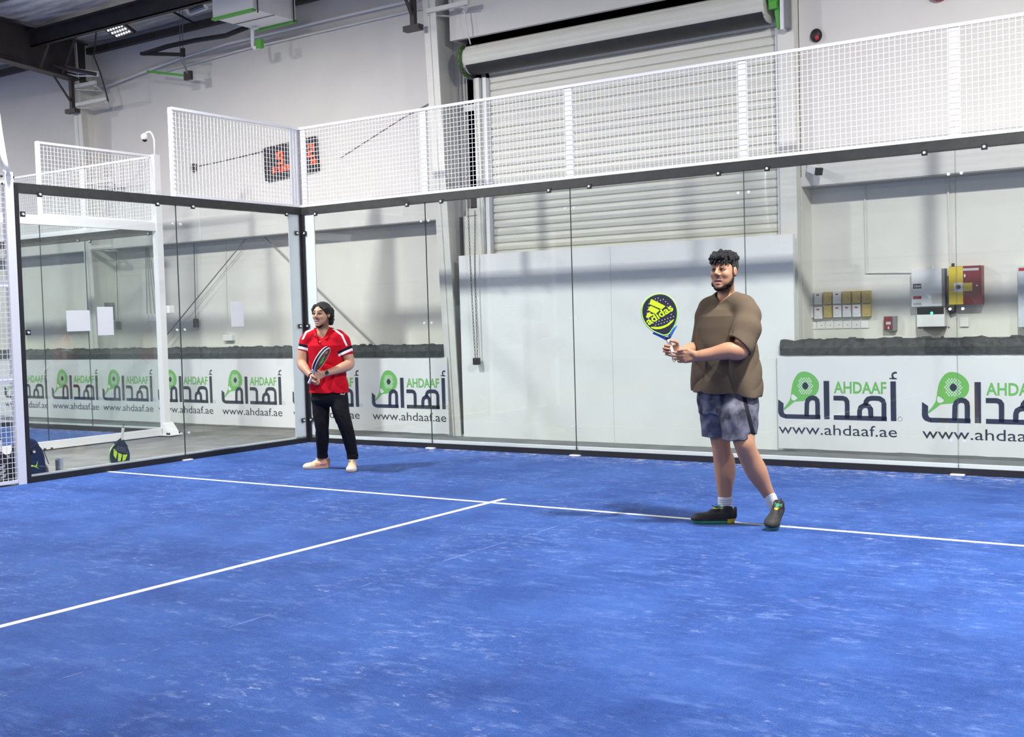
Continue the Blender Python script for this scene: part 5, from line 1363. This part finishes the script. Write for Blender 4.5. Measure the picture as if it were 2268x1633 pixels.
# ================================================================ RACKETS
def racket_frame(B, butt, e, n):
    """butt end, axis e towards the head, face normal n"""
    e = unit(e); n = np.array(n, float); n = unit(n-e*(n@e)); x = np.cross(e, n)
    return lambda X, Y, Z: np.array(butt)+x*X+e*Y+n*Z
HEADP = [(0.020,0.150),(0.045,0.172),(0.075,0.196),(0.100,0.228),(0.120,0.268),(0.129,0.310),(0.127,0.350),(0.113,0.392),(0.086,0.428),(0.045,0.450),(0.0,0.457)]
def outline(scale=1.0, cy=0.315, n=1):
    P = HEADP+[(-x, y) for x, y in HEADP[-2::-1]]
    return [(x*scale, cy+(y-cy)*scale) for x, y in P]
def smooth_loop(P, it=2):
    for _ in range(it):
        P = [q for i in range(len(P)) for q in (((P[i][0]*0.75+P[(i+1) % len(P)][0]*0.25), (P[i][1]*0.75+P[(i+1) % len(P)][1]*0.25)), ((P[i][0]*0.25+P[(i+1) % len(P)][0]*0.75), (P[i][1]*0.25+P[(i+1) % len(P)][1]*0.75)))]
    return P
def racket(B, name, label, butt, e, n, cols, length=1.0, deco=None, cord=True):
    """padel racket: solid perforated face, edge frame, open throat, grip and wrist cord"""
    f0 = racket_frame(B, butt, e, n); L = length
    f = lambda X, Y, Z: tuple(f0(X*L, Y*L, Z*L))
    base = B.world(np.array(f0(0, 0, 0)))
    t = thing(name, label, 'racket', tuple(base))
    P = smooth_loop(outline()); I = smooth_loop(outline(0.93)); T = 0.019; k = len(P)
    b = MB()
    for z, s_ in ((T-0.002, 1), (-T+0.002, -1)):
        V = [f(x, y, z) for x, y in I]; b.add(V, [tuple(range(k)) if s_ < 0 else tuple(range(k))[::-1]])
    B.from_mb(b, 'face', [cols['face']], t)
    b = MB()
    prof = [(0.0, 0), (0.002, 1), (0.0, 2)]
    rows = [[f(x, y, T-0.002) for x, y in I], [f(x, y, T) for x, y in smooth_loop(outline(0.965))], [f(x, y, T*0.55) for x, y in P], [f(x, y, -T*0.55) for x, y in P], [f(x, y, -T) for x, y in smooth_loop(outline(0.965))], [f(x, y, -T+0.002) for x, y in I]]
    for r_ in range(5):
        b.add(rows[r_]+rows[r_+1], [(i, (i+1) % k, k+(i+1) % k, k+i) for i in range(k)], 1 if r_ == 2 else 0)
    B.from_mb(b, 'rim', [cols['rim'], cols['edge']], t, False)
    for sx in (-1, 1):
        b = MB(); b.tube([f(sx*0.010, 0.128, 0), f(sx*0.024, 0.146, 0), f(sx*0.050, 0.174, 0), f(sx*0.082, 0.202, 0)], [0.0105, 0.012, 0.0135, 0.013], 10)
        B.from_mb(b, 'throat_arm', [cols['arm']], t, True)
    b = MB(); b.tube([f(-0.056, 0.187, 0), f(-0.03, 0.183, 0), f(0, 0.181, 0), f(0.03, 0.183, 0), f(0.056, 0.187, 0)], 0.012, 8); B.from_mb(b, 'throat_bridge', [cols['face']], t, True)
    b = MB(); b.tube([f(0, 0.003, 0), f(0, 0.02, 0), f(0, 0.115, 0), f(0, 0.126, 0)], [0.0165, 0.0160, 0.0150, 0.0135], 14); B.from_mb(b, 'grip', [cols['grip']], t, True)
    b = MB(); b.tube([f(0, 0.124, 0), f(0, 0.142, 0)], [0.0150, 0.0175], 14); B.from_mb(b, 'collar', [cols['collar']], t, True)
    b = MB(); b.tube([f(0, -0.003, 0), f(0, 0.004, 0)], 0.0175, 14); B.from_mb(b, 'butt_cap', [cols['cap']], t, True)
    if cord:
        b = MB(); b.tube([f(0.003, 0.0, 0.0), f(0.012, -0.02, 0.004), f(0.008, -0.04, 0.006), f(-0.006, -0.036, 0.004), f(-0.004, -0.012, 0.0)], 0.0028, 6); B.from_mb(b, 'wrist_cord', [M['black']], t, True)
    if deco: deco(t, f, T)
    return t
M['lime'] = mat('lime_print', (0.62, 0.90, 0.02), 0.5); M['rface'] = mat('racket_face', (0.020, 0.022, 0.045), 0.5, noise=0.3, nscale=120)
M['rimgr'] = mat('lime_rim', (0.38, 0.82, 0.16), 0.4); M['rblue'] = mat('blue_arm', (0.02, 0.12, 0.62), 0.35); M['dot'] = mat('hole_dots', (0.42, 0.45, 0.46), 0.6)
M['gripw'] = mat('white_grip', (0.80, 0.76, 0.72), 0.7)
def holes(B, t, f, T, skip, m, y0=0.225, y1=0.43, dx=0.021, dy=0.0195, rx=0.098):
    b = MB()
    j = 0; y = y0
    while y < y1:
        n = 6
        for i in range(-n, n+1):
            x = (i+(0.5 if j % 2 else 0))*dx
            if (x/rx)**2+((y-0.318)/0.108)**2 > 1 or skip(x, y): continue
            for z in (T-0.0014, -T+0.0014):
                b.add([f(x+0.0042*math.cos(a), y+0.0042*math.sin(a), z) for a in np.linspace(0, 2*PI, 9)[:-1]], [tuple(range(8))])
        y += dy; j += 1
    B.from_mb(b, 'hole_pattern', [m], t)
def decoB(t, f, T):
    # print drawn on the face in the crop's pixels, laid along the racket's own axes
    o = np.array((1491.0, 790.0)); ax = np.array((1447.5-1491.0, 651.5-790.0)); Lp = np.linalg.norm(ax); ax /= Lp; rx = np.array((-ax[1], ax[0]))
    def g(cx, cy, z=T-0.0008):
        q = np.array((1400+cx/9.072, 640+cy/9.072))-o; return f(-SX*(q@rx)/Lp*0.457, (q@ax)/Lp*0.457, z)
    SX = SXB
    b = MB()
    for P in ([(395,210),(658,345),(660,360),(600,410),(580,408),(350,310),(350,295),(375,215)], [(360,345),(385,348),(545,425),(520,468),(460,495),(430,490),(315,425),(320,410)], [(315,478),(340,478),(415,522),(395,545),(310,592),(280,570),(280,555)]):
        b.poly([g(*p) for p in P])
    b.poly([g(*p) for p in ((370,770),(430,765),(520,770),(600,755),(690,720),(770,660),(830,612),(835,625),(800,680),(735,740),(650,785),(560,812),(470,815),(410,800),(375,782))])
    b.poly([g(*p) for p in ((225,275),(238,278),(190,375),(170,378))])
    # the word runs along the lower edge of the mark, rising to the right
    p0, p1 = np.array((335.0, 740.0)), np.array((835.0, 430.0)); dx_ = (p1-p0); up_ = np.array((-88.0, -128.0))
    vs, fs = text_mesh('adidas', True); X = [q[0] for q in vs]; Y = [q[1] for q in vs]; ax0, ax1, ay0, ay1 = min(X), max(X), min(Y), max(Y)
    b.add([g(*(p0+dx_*((x-ax0)/(ax1-ax0))+up_*((y-ay0)/(ay1-ay0)))) for x, y in vs], fs)
    B.from_mb(b, 'brand_print', [M['lime']], t)
    holes(B, t, f, T, lambda x, y: (abs(x) < 0.055 and 0.275 < y < 0.40) or y < 0.235, M['dot'])
butB = B.p(1491, 789, 0.150); topB = B.p(1447.5, 651.5, 0.165)
SXB = 1.0
LB = np.linalg.norm(topB-butB)/0.457
racket(B, 'padel_racket', 'black padel racket with lime print and blue throat, held upright by the player in brown', butB, topB-butB, (0.10, 1.0, 0.05),
       dict(face=M['rface'], rim=M['rimgr'], edge=M['rimgr'], arm=M['rblue'], grip=M['gripw'], collar=M['black'], cap=M['plastic']), LB, decoB)

# ================================================================ PLAYER IN RED (by the corner)
A_ = Body((2.24, -1.94))
rootA = thing('person', 'person in a red polo shirt and black trousers holding a racket near the corner', 'person', tuple(A_.o))
HA = 0.0048
def pa(u, v, t, r): return (A_.p(u, v, t), A_.r(r, t))
F = Field((-0.42, -0.34, 0.0), (0.36, 0.44, 1.84), HA)
cA = A_.p(713, 697.5, 0.02); AA = head_axes(math.radians(33), math.radians(1)); sA = 1.03
PA = build_head(F, cA, AA, sA, 0.003, 0.0)
F.chain([(PA(-0.012, 0, -0.045), 0.056), pa(716, 737, 0.0, 13.5)], 0.03)
yawA = math.radians(24)
F.chain([pa(716, 743, 0, 14), pa(754, 754, 0.07, 11.5)], 0.04); F.chain([pa(716, 743, 0, 14), pa(683, 754, -0.07, 11)], 0.04)
F.loft([ring(v, 722-w, 722+w, 0.0, 0.66, A_, yawA) for v, w in ((752, 30), (790, 32), (830, 31), (862, 30))]+[ring(890, 706, 758, 0.0, 0.66, A_, yawA)], yawA, 0.04)
# arms
eRA = A_.p(668, 803, -0.04); wRA = A_.p(691, 834, 0.17); eLA = A_.p(774, 805, 0.12); wLA = A_.p(718, 828, 0.245)
F.chain([pa(678, 755, -0.07, 10.5), pa(672, 778, -0.06, 11), (eRA, A_.r(10)), (A_.p(673, 814, 0.03), A_.r(9.6)), (A_.p(682, 825, 0.10), A_.r(7.4)), (wRA, A_.r(5.8))], 0.025)
F.chain([pa(760, 755, 0.07, 11.5), pa(767, 778, 0.09, 11.6), (eLA, A_.r(10.5)), (A_.p(762, 813, 0.17), A_.r(10.5)), (A_.p(742, 821, 0.21), A_.r(7.8)), (wLA, A_.r(5.8))], 0.025)
hA_e = np.array((0.42, 0.42, 0.80)); hA_n = np.array((0.82, 0.28, -0.58)); butA = A_.p(684, 850, 0.185)
build_hand(F, wLA, (-0.93, 0.10, -0.36), (-0.05, -1, -0.12), (-0.30, 0.15, 0.94), 1.0,
           ((0.7, 1.25, 0.8), (0.7, 1.25, 0.8), (0.75, 1.25, 0.8), (0.8, 1.2, 0.8)), ((0.55, 0.1, 0.75), (0.9, -0.1, 0.35), (0.8, -0.5, 0.1)))
build_hand(F, wRA, (0.20, 0.50, -0.62), (0.75, 0.35, 0.45), (-0.35, 0.6, 0.65), 0.98,
           ((0.7, 1.2, 0.8), (0.75, 1.2, 0.8), (0.8, 1.2, 0.8), (0.85, 1.2, 0.8)), ((0.5, 0.4, 0.7), (0.8, 0.5, 0.3), (0.8, 0.4, 0.0)))
F.chain([pa(712, 885, -0.03, 15), pa(713, 945, -0.03, 8), pa(715, 1012, -0.13, 5)], 0.03); F.chain([pa(750, 885, 0.05, 15), pa(764, 945, 0.13, 8), pa(780, 1015, 0.09, 5)], 0.03)
V, Q = F.mesh(1)
skinA = (0.520, 0.290, 0.185)
beardA = lambda x, y, z: stub(x, y, z, -0.020, 0.95, 0.72)
paint = face_paint(V, cA, AA, sA, skinA, (0.62, 0.30, 0.29), (0.018, 0.011, 0.01), (0.014, 0.009, 0.008), beardA)
A_.put('body', V, Q, M['skinA'], rootA, attr=paint)
eyes(A_, cA, AA, sA, rootA, 0.05)
F = Field(cA-0.19, cA+0.19, 0.0035)
F.ell(PA(0.030, 0, -0.074), np.array((0.054, 0.0555, 0.049))*sA, AA, 0.02); F.ell(PA(0.070, 0, -0.108), np.array((0.026, 0.031, 0.023))*sA, AA, 0.02)
F.cut(PA(0.05, 0, -0.092), AA@np.array((0.50, 0, 0.86)), 0.006); F.cut(PA(0.0, 0, -0.1), AA@np.array((-1.0, 0, 0.15)), 0.006)
F.ripple(lambda a, t, z: 0.0018*np.sin(a*420+3*np.sin(t*300))*np.sin(z*460))
V, Q = F.mesh(1); A_.put('beard', V, Q, M['beard'], rootA)
# wavy hair swept back, down to the collar
F = Field(cA-0.24, cA+0.24, 0.0038)
F.ell(PA(-0.018, 0, 0.044), np.array((0.106, 0.086, 0.088))*sA, AA, 0.01)
F.ell(PA(-0.070, 0, -0.020), np.array((0.058, 0.080, 0.085))*sA, AA, 0.03)
F.ell(PA(-0.070, 0, -0.060), np.array((0.040, 0.066, 0.046))*sA, AA, 0.02)
F.ell(PA(0.118, 0, 0.004), np.array((0.076, 0.094, 0.092))*sA, AA, 0.008, 'sub')
for y in (-1, 1):
    F.ell(PA(0.030, 0.092*y, -0.035), np.array((0.050, 0.032, 0.055))*sA, AA, 0.01, 'sub')
    F.chain([(PA(0.062, 0.040*y, 0.085), 0.020*sA), (PA(0.052, 0.068*y, 0.055), 0.016*sA), (PA(0.028, 0.080*y, 0.015), 0.012*sA), (PA(-0.01, 0.088*y, 0.020), 0.014*sA)], 0.012)
    F.chain([(PA(-0.03, 0.080*y, 0.02), 0.020*sA), (PA(-0.05, 0.086*y, -0.02), 0.020*sA), (PA(-0.055, 0.078*y, -0.07), 0.018*sA), (PA(-0.06, 0.076*y, -0.088), 0.016*sA)], 0.01)
def backcurl(rg):
    a = rg.uniform(-1, 1); z = rg.uniform(-0.092, 0.06)
    return (-0.075-0.025*math.cos(a*1.4)+rg.uniform(-0.01, 0.01), a*0.085, z)
curls(F, cA, AA, sA, 8, backcurl, (70, 0.009, 0.016), 0.005)
F.ripple(lambda a, t, z: 0.0020*np.sin((a*1.0+t*0.5)*210+2.5*np.sin(z*60)+z*60))
V, Q = F.mesh(1); A_.put('hair', V, Q, M['hair'], rootA)
# polo shirt with striped sleeves
F = Field((-0.38, -0.30, 0.78), (0.34, 0.32, 1.58), 0.0038)
F.loft([ring(738, 709, 731, 0, 0.62, A_, yawA), ring(742, 700, 743, 0, 0.62, A_, yawA), ring(748, 690, 755, 0, 0.62, A_, yawA), ring(765, 681, 764, 0, 0.66, A_, yawA), ring(790, 684, 763, 0, 0.66, A_, yawA), ring(820, 687, 764, 0, 0.68, A_, yawA), ring(845, 688, 767, 0, 0.70, A_, yawA), ring(878, 686, 771, 0, 0.72, A_, yawA)], yawA, 0.03)
F.chain([pa(717, 740, -0.01, 16), pa(748, 748, 0.06, 16), pa(760, 760, 0.08, 15)], 0.03)
F.chain([pa(714, 740, -0.01, 15), pa(686, 748, -0.06, 15), pa(677, 760, -0.07, 13.5)], 0.03)
aL0, aL1 = A_.p(759, 755, 0.075), A_.p(767, 786, 0.09); aR0, aR1 = A_.p(679, 755, -0.07), A_.p(673, 778, -0.06)
dL, dR = unit(aL1-aL0+np.array((0.03, 0, 0))), unit(aR1-aR0)
sleeve(F, A_, [(aL0, A_.r(15.5)), (aL1, A_.r(16.2))], (-0.06, 0, 0), A_.r(14.2), 0.018)
sleeve(F, A_, [(aR0, A_.r(14.5)), (aR1, A_.r(13.5))], (0, 0, 0), A_.r(11.8), 0.018)
hz = A_.p(728, 870, 0)[2]
F.cut((0, 0, hz), (-0.03, 0.03, -1.0))
F.cone(A_.p(717, 744, 0.005), A_.p(714, 722, 0.02), A_.r(10.5), A_.r(15), 0.003, 'sub')
vn = A_.p(709, 757, 0.13); F.chain([(vn, 0.012), (A_.p(713, 742, 0.09), 0.032), (A_.p(715, 730, 0.05), 0.055)], 0.004, 'sub')
def foldsA(a, t, z):
    w = np.sin(a*12+z*7)+0.6*np.sin(z*17-a*8); rid = lambda x: 1-2*np.abs(np.sin(x))**0.7
    d = 0.0030*rid((z*0.8+a*0.5)*24+1.3*w)*np.clip((1.33-z)*5, 0, 1)+0.0035*rid((a*0.9-z*0.5)*15+1.6*w)*np.clip((1.12-z)*5, 0.2, 1)
    return d
F.ripple(foldsA)
V, Q = F.mesh(1); c = V[Q].mean(1); mi = np.zeros(len(c), int)
for o0, o1, d_, rad in ((aL0, aL1, dL, 0.092), (aR0, aR1, dR, 0.082)):
    s_ = (c-o1)@d_; rr_ = np.linalg.norm((c-o1)-np.outer(s_, d_), axis=1); m = rr_ < rad
    mi[m & (s_ > -0.062) & (s_ < -0.036)] = 1; mi[m & (s_ >= -0.036) & (s_ < -0.010)] = 2
# white shoulder tapes from the collar to the sleeve bands
def tape(p, q, wd, mid):
    p, mid, q = np.array(p), np.array(mid), np.array(q); best = np.full(len(c), 9.0)
    for u_, v_ in ((p, mid), (mid, q)):
        d = v_-u_; k_ = np.clip(((c-u_)[:, [0, 2]]@d[[0, 2]])/(d[[0, 2]]@d[[0, 2]]), 0, 1); best = np.minimum(best, np.linalg.norm((c-u_-k_[:, None]*d)[:, [0, 2]], axis=1))
    return best < wd
up_side = c[:, 1] > -0.10
mi[tape(A_.p(737, 727, 0), A_.p(767, 764, 0), 0.0090, A_.p(757, 742, 0)) & (c[:, 1] > 0.0)] = 2
mi[tape(A_.p(697, 726, 0), A_.p(664, 764, 0), 0.0090, A_.p(678, 736, 0)) & (c[:, 1] > -0.16) & (c[:, 2] > A_.p(670, 752, 0)[2])] = 2
po = A_.put('polo_shirt', V, Q, [M['redpolo'], M['nband'], M['wband']], rootA, mi)
# collar, placket button and chest mark
F = Field((-0.2, -0.2, 1.35), (0.2, 0.25, 1.62), 0.0035)
F.chain([(A_.p(737, 729, -0.04), 0.012), (A_.p(735, 737, 0.05), 0.015), (A_.p(727, 747, 0.105), 0.016), (A_.p(722, 751, 0.122), 0.010)], 0.01)
F.chain([(A_.p(698, 729, -0.03), 0.012), (A_.p(697, 736, 0.05), 0.013), (A_.p(699, 745, 0.108), 0.014), (A_.p(702, 749, 0.122), 0.009)], 0.01)
F.chain([(A_.p(737, 729, -0.04), 0.012), (A_.p(722, 725, -0.085), 0.012), (A_.p(698, 729, -0.03), 0.012)], 0.01)
V, Q = F.mesh(1); A_.put('collar', V, Q, [M['redpolo']], po)
b = MB(); b.sphere(A_.p(708.5, 757, 0.135), 0.006, nu=8, nv=6); A_.from_mb(b, 'button', [M['wband']], po, True)
# trousers
F = Field((-0.30, -0.34, 0.04), (0.36, 0.40, 0.98), HA)
F.loft([ring(858, 692, 767, 0, 0.68, A_, yawA), ring(885, 690, 769, 0, 0.70, A_, yawA), ring(893, 694, 767, 0, 0.66, A_, yawA), ring(900, 702, 760, 0, 0.5, A_, yawA)], yawA, 0.05)
F.chain([pa(711, 880, -0.04, 20), pa(711, 917, -0.03, 17.5), pa(713, 945, -0.02, 14), pa(714, 975, -0.06, 13.5), pa(714, 1003, -0.12, 10.5), pa(715, 1013, -0.135, 10.5)], 0.025)
F.chain([pa(751, 880, 0.06, 19.5), pa(755, 912, 0.11, 18), pa(764, 940, 0.15, 15), pa(773, 972, 0.13, 13.5), pa(780, 1003, 0.09, 11.5), pa(781, 1014, 0.09, 11.5)], 0.025)
F.cut((0, 0, A_.p(745, 1013, -0.02)[2]-0.012), (0.0, 0.0, -1))
def foldsT(a, t, z):
    rid = lambda x: 1-2*np.abs(np.sin(x))**0.7
    w = np.sin(a*19+z*9)+np.sin(t*23-z*14+a*8)
    return 0.0026*rid(z*17+a*13+2.1*w)*np.clip(1.3-np.abs(z-0.45)*5, 0.15, 1)+0.0034*rid(z*30+a*9+1.7*w)*np.clip((0.26-z)*7, 0, 1)
F.ripple(foldsT)
V, Q = F.mesh(1); tr = A_.put('trousers', V, Q, M['jeans'], rootA)
b = MB(); o0 = A_.p(754, 870.5, 0.178); o1 = A_.p(764.5, 869.5, 0.175); o2 = A_.p(754, 876.5, 0.184)
puma(lambda x, y: tuple(o0+(o1-o0)*x+(o2-o0)*(1-y)), 0, b); A_.from_mb(b, 'cat_mark', [M['wband']], tr)
# watch on the left wrist, band on the right
dW = unit(A_.p(742, 821, 0.21)-wLA); x_ = unit(np.cross(dW, (0, 1, 0))); y_ = np.cross(dW, x_)
b = MB()
for k_ in (-0.006, 0.0, 0.006):
    b.tube([wLA+dW*(0.030+k_)+(x_*math.cos(a)+y_*math.sin(a))*0.0315 for a in np.linspace(0, 2*PI, 25)[:-1]], 0.0045, 6, closed=True)
A_.from_mb(b, 'watch_strap', [M['steelw']], rootA, True)
b = MB(); q = wLA+dW*0.030+np.array((0, 0.035, 0.004)); b.cyl(q-np.array((0, 0.006, 0)), q+np.array((0, 0.006, 0)), 0.019, 16); A_.from_mb(b, 'watch_face', [M['clip']], rootA)
dW = unit(A_.p(682, 825, 0.10)-wRA); x_ = unit(np.cross(dW, (0, 1, 0))); y_ = np.cross(dW, x_); b = MB()
for k_ in (-0.004, 0.004): b.tube([wRA+dW*(0.01+k_)+(x_*math.cos(a)+y_*math.sin(a))*0.0305 for a in np.linspace(0, 2*PI, 25)[:-1]], 0.0045, 6, closed=True)
A_.from_mb(b, 'wrist_band', [M['black']], rootA, True)
# shoes
def styleA(x, y, z):
    m = np.zeros(len(x), int); m[(x > 0.17) | ((x > 0.10) & (z > 0.07))] = 1; m[(x > 0.225) & (z < 0.05)] = 2; m[z < 0.020] = 3
    m[(np.abs(z-0.045-0.35*(0.06-x)*(x < 0.075)) < 0.0055) & (x > 0.035) & (x < 0.115)] = 4
    return m
shm = [M['peach'], M['creamshoe'], M['toewhite'], M['solepl'], M['swoosh'], M['lacecr']]
build_shoe(A_, rootA, (-0.052, -0.155, 0.002), (-0.985, 0.10, 0.0), (0, 0, 1), 0.272, shm, styleA, True, 1.16)
build_shoe(A_, rootA, (0.185, 0.035, 0.002), (-0.06, 1.0, 0.0), (0, 0, 1), 0.272, shm, styleA, True, 1.16)
M['rimw'] = mat('white_rim', (0.80, 0.80, 0.86), 0.35); M['rface2'] = mat('carbon_face', (0.035, 0.038, 0.032), 0.45, noise=0.4, nscale=200); M['gsplash'] = mat('green_print_bright', (0.05, 0.55, 0.12), 0.5); M['gold'] = mat('gold_print', (0.45, 0.38, 0.12), 0.5)
def decoA(t, f, T):
    b = MB()
    b.poly([f(x, y, T-0.0008) for x, y in ((-0.045,0.250),(-0.010,0.262),(0.012,0.235),(0.030,0.275),(0.050,0.300),(0.030,0.318),(0.048,0.352),(0.016,0.345),(0.004,0.385),(-0.010,0.345),(-0.040,0.350),(-0.024,0.315),(-0.052,0.290))], 0)
    b.poly([f(x, y, T-0.0008) for x, y in ((-0.05,0.372),(0.0,0.398),(0.055,0.388),(0.03,0.420),(-0.03,0.418))], 1)
    A_.from_mb(b, 'printed_mark', [M['gsplash'], M['gold']], t)
    holes(A_, t, f, T, lambda x, y: abs(x) < 0.05 and 0.25 < y < 0.38, M['dot'])
racket(A_, 'padel_racket', 'padel racket with white rim and green print held by the player in red', butA, hA_e, hA_n,
       dict(face=M['rface2'], rim=M['rimw'], edge=M['black'], arm=M['rimw'], grip=M['gripw'], collar=M['rimw'], cap=M['black']), 1.0, decoA, False)
# ================================================================ LEFT BEHIND OUTSIDE THE SIDE GLASS
WB = Body.__new__(Body); WB.o = np.zeros(3); WB.a = np.array((1.0, 0, 0)); WB.t = np.array((0, 1.0, 0))
M['bagnavy'] = mat('navy_fabric', (0.008, 0.012, 0.050), 0.8, spec=0.2, bump=0.2, bscale=300)
M['bagtan'] = mat('tan_trim', (0.16, 0.09, 0.04), 0.7)
bag = thing('backpack', 'navy backpack with a small lime leaping cat, on the floor behind the side glass', 'backpack', (-0.24, -3.810, FL))
F = Field((-0.48, -4.140, FL), (-0.02, -3.490, 0.50), 0.005)
F.chain([((-0.24, -3.900, 0.10), 0.115), ((-0.24, -3.890, 0.22), 0.115), ((-0.24, -3.880, 0.325), 0.105)], 0.03)
F.chain([((-0.24, -3.760, 0.10), 0.115), ((-0.24, -3.780, 0.22), 0.112), ((-0.24, -3.810, 0.325), 0.100)], 0.03)
F.chain([((-0.16, -3.850, 0.08), 0.085), ((-0.165, -3.850, 0.17), 0.075)], 0.02)
F.cut((0, 0, FL+0.002), (0, 0, -1), 0.02); F.cut((-0.055, 0, 0), (1, 0, 0.1), 0.03)
V, Q = F.mesh(1); WB.put('bag_body', V, Q, M['bagnavy'], bag)
F = Field((-0.40, -3.790, FL), (-0.06, -3.530, 0.20), 0.005)
F.ell((-0.24, -3.665, 0.07), (0.08, 0.045, 0.085)); F.cut((0, 0, FL+0.003), (0, 0, -1), 0.01); V, Q = F.mesh(1); WB.put('side_pocket', V, Q, M['bagtan'], bag)
b = MB(); b.tube([(-0.24, -3.930, 0.42), (-0.24, -3.890, 0.455), (-0.24, -3.830, 0.455), (-0.24, -3.790, 0.41)], 0.010, 8); b.build('carry_loop', M['bagnavy'], bag, True)
b = MB(); b.tube([(-0.125, -3.990, 0.20), (-0.105, -3.910, 0.33), (-0.105, -3.810, 0.38), (-0.115, -3.720, 0.28), (-0.13, -3.665, 0.15)], 0.004, 6); b.build('zip', M['dsteel'], bag, True)
b = MB(); puma(lambda x, y: (-0.068-0.02*y, -3.925+0.105*x, 0.125+0.075*y), 0, b); b.build('cat_mark', M['lime'], bag)
# black racket bag behind the fence mesh
rb = thing('racket_bag', 'black and lime racket bag standing behind the white mesh at the left edge', 'bag', (-0.30, -4.15, FL))
F = Field((-0.50, -4.36, FL), (-0.08, -3.98, 0.44), 0.005)
F.chain([((-0.28, -4.17, 0.07), 0.085), ((-0.28, -4.17, 0.20), 0.100), ((-0.28, -4.17, 0.29), 0.080)], 0.03); F.cut((0, 0, FL+0.002), (0, 0, -1), 0.01)
V, Q = F.mesh(1); c = V[Q].mean(1); mi = ((np.abs(c[:, 2]-0.25-0.4*(c[:, 1]+4.17)) < 0.03) & (c[:, 1] > -4.16)).astype(int)
WB.put('bag_body', V, Q, [M['black'], M['lime']], rb, mi)
b = MB(); b.tube([(-0.28, -4.20, 0.36), (-0.28, -4.18, 0.40), (-0.28, -4.14, 0.40), (-0.28, -4.12, 0.36)], 0.008, 8); b.build('handle', M['black'], rb, True)
def decoH(t, f, T):
    b = MB()
    for P in (((-0.088,0.285),(-0.03,0.300),(-0.035,0.375),(-0.070,0.350)), ((-0.02,0.300),(0.032,0.292),(0.022,0.385),(-0.01,0.380)), ((0.042,0.290),(0.095,0.262),(0.085,0.335),(0.050,0.365))):
        for z in (T-0.0008, -T+0.0008): b.poly([f(x, y, z) for x, y in P])
    WB.from_mb(b, 'lime_print', [M['lime']], t)
    holes(WB, t, f, T, lambda x, y: y > 0.275, M['dot'])
racket(WB, 'padel_racket', 'black and lime padel racket leaning head down against the side glass', (-0.155, -2.715, 0.435), (0.16, -0.33, -0.93), (1.0, 0.0, 0.16),
       dict(face=M['black'], rim=M['rface'], edge=M['rimgr'], arm=M['black'], grip=M['gripw'], collar=M['gripw'], cap=M['black']), 1.0, decoH)
def decoL(t, f, T):
    b = MB()
    for y0 in (0.25, 0.30, 0.35):
        b.poly([f(x, y, T-0.0008) for x, y in ((-0.03, y0), (0.03, y0+0.02), (0.03, y0+0.045), (-0.03, y0+0.025))])
    WB.from_mb(b, 'pale_print', [M['pgrey']], t)
racket(WB, 'padel_racket', 'black padel racket with pale grip standing head down behind the mesh at the left edge', (-0.17, -4.175, 0.452), (0.13, -0.05, -0.98), (1.0, 0.0, 0.13),
       dict(face=M['black'], rim=M['black'], edge=M['pgrey'], arm=M['black'], grip=M['gripw'], collar=M['black'], cap=M['black']), 1.0, decoL)
ct = thing('drink_carton', 'small grey and white carton standing behind the side glass right of the backpack', 'carton', (-0.12, -3.55, FL))
MB().rbox((-0.15, -3.578, FL), (-0.09, -3.560, 0.185), 0.004).build('grey_side', M['grey'], ct)
MB().rbox((-0.15, -3.559, FL), (-0.09, -3.522, 0.200), 0.004).build('white_side', M['pgrey'], ct)
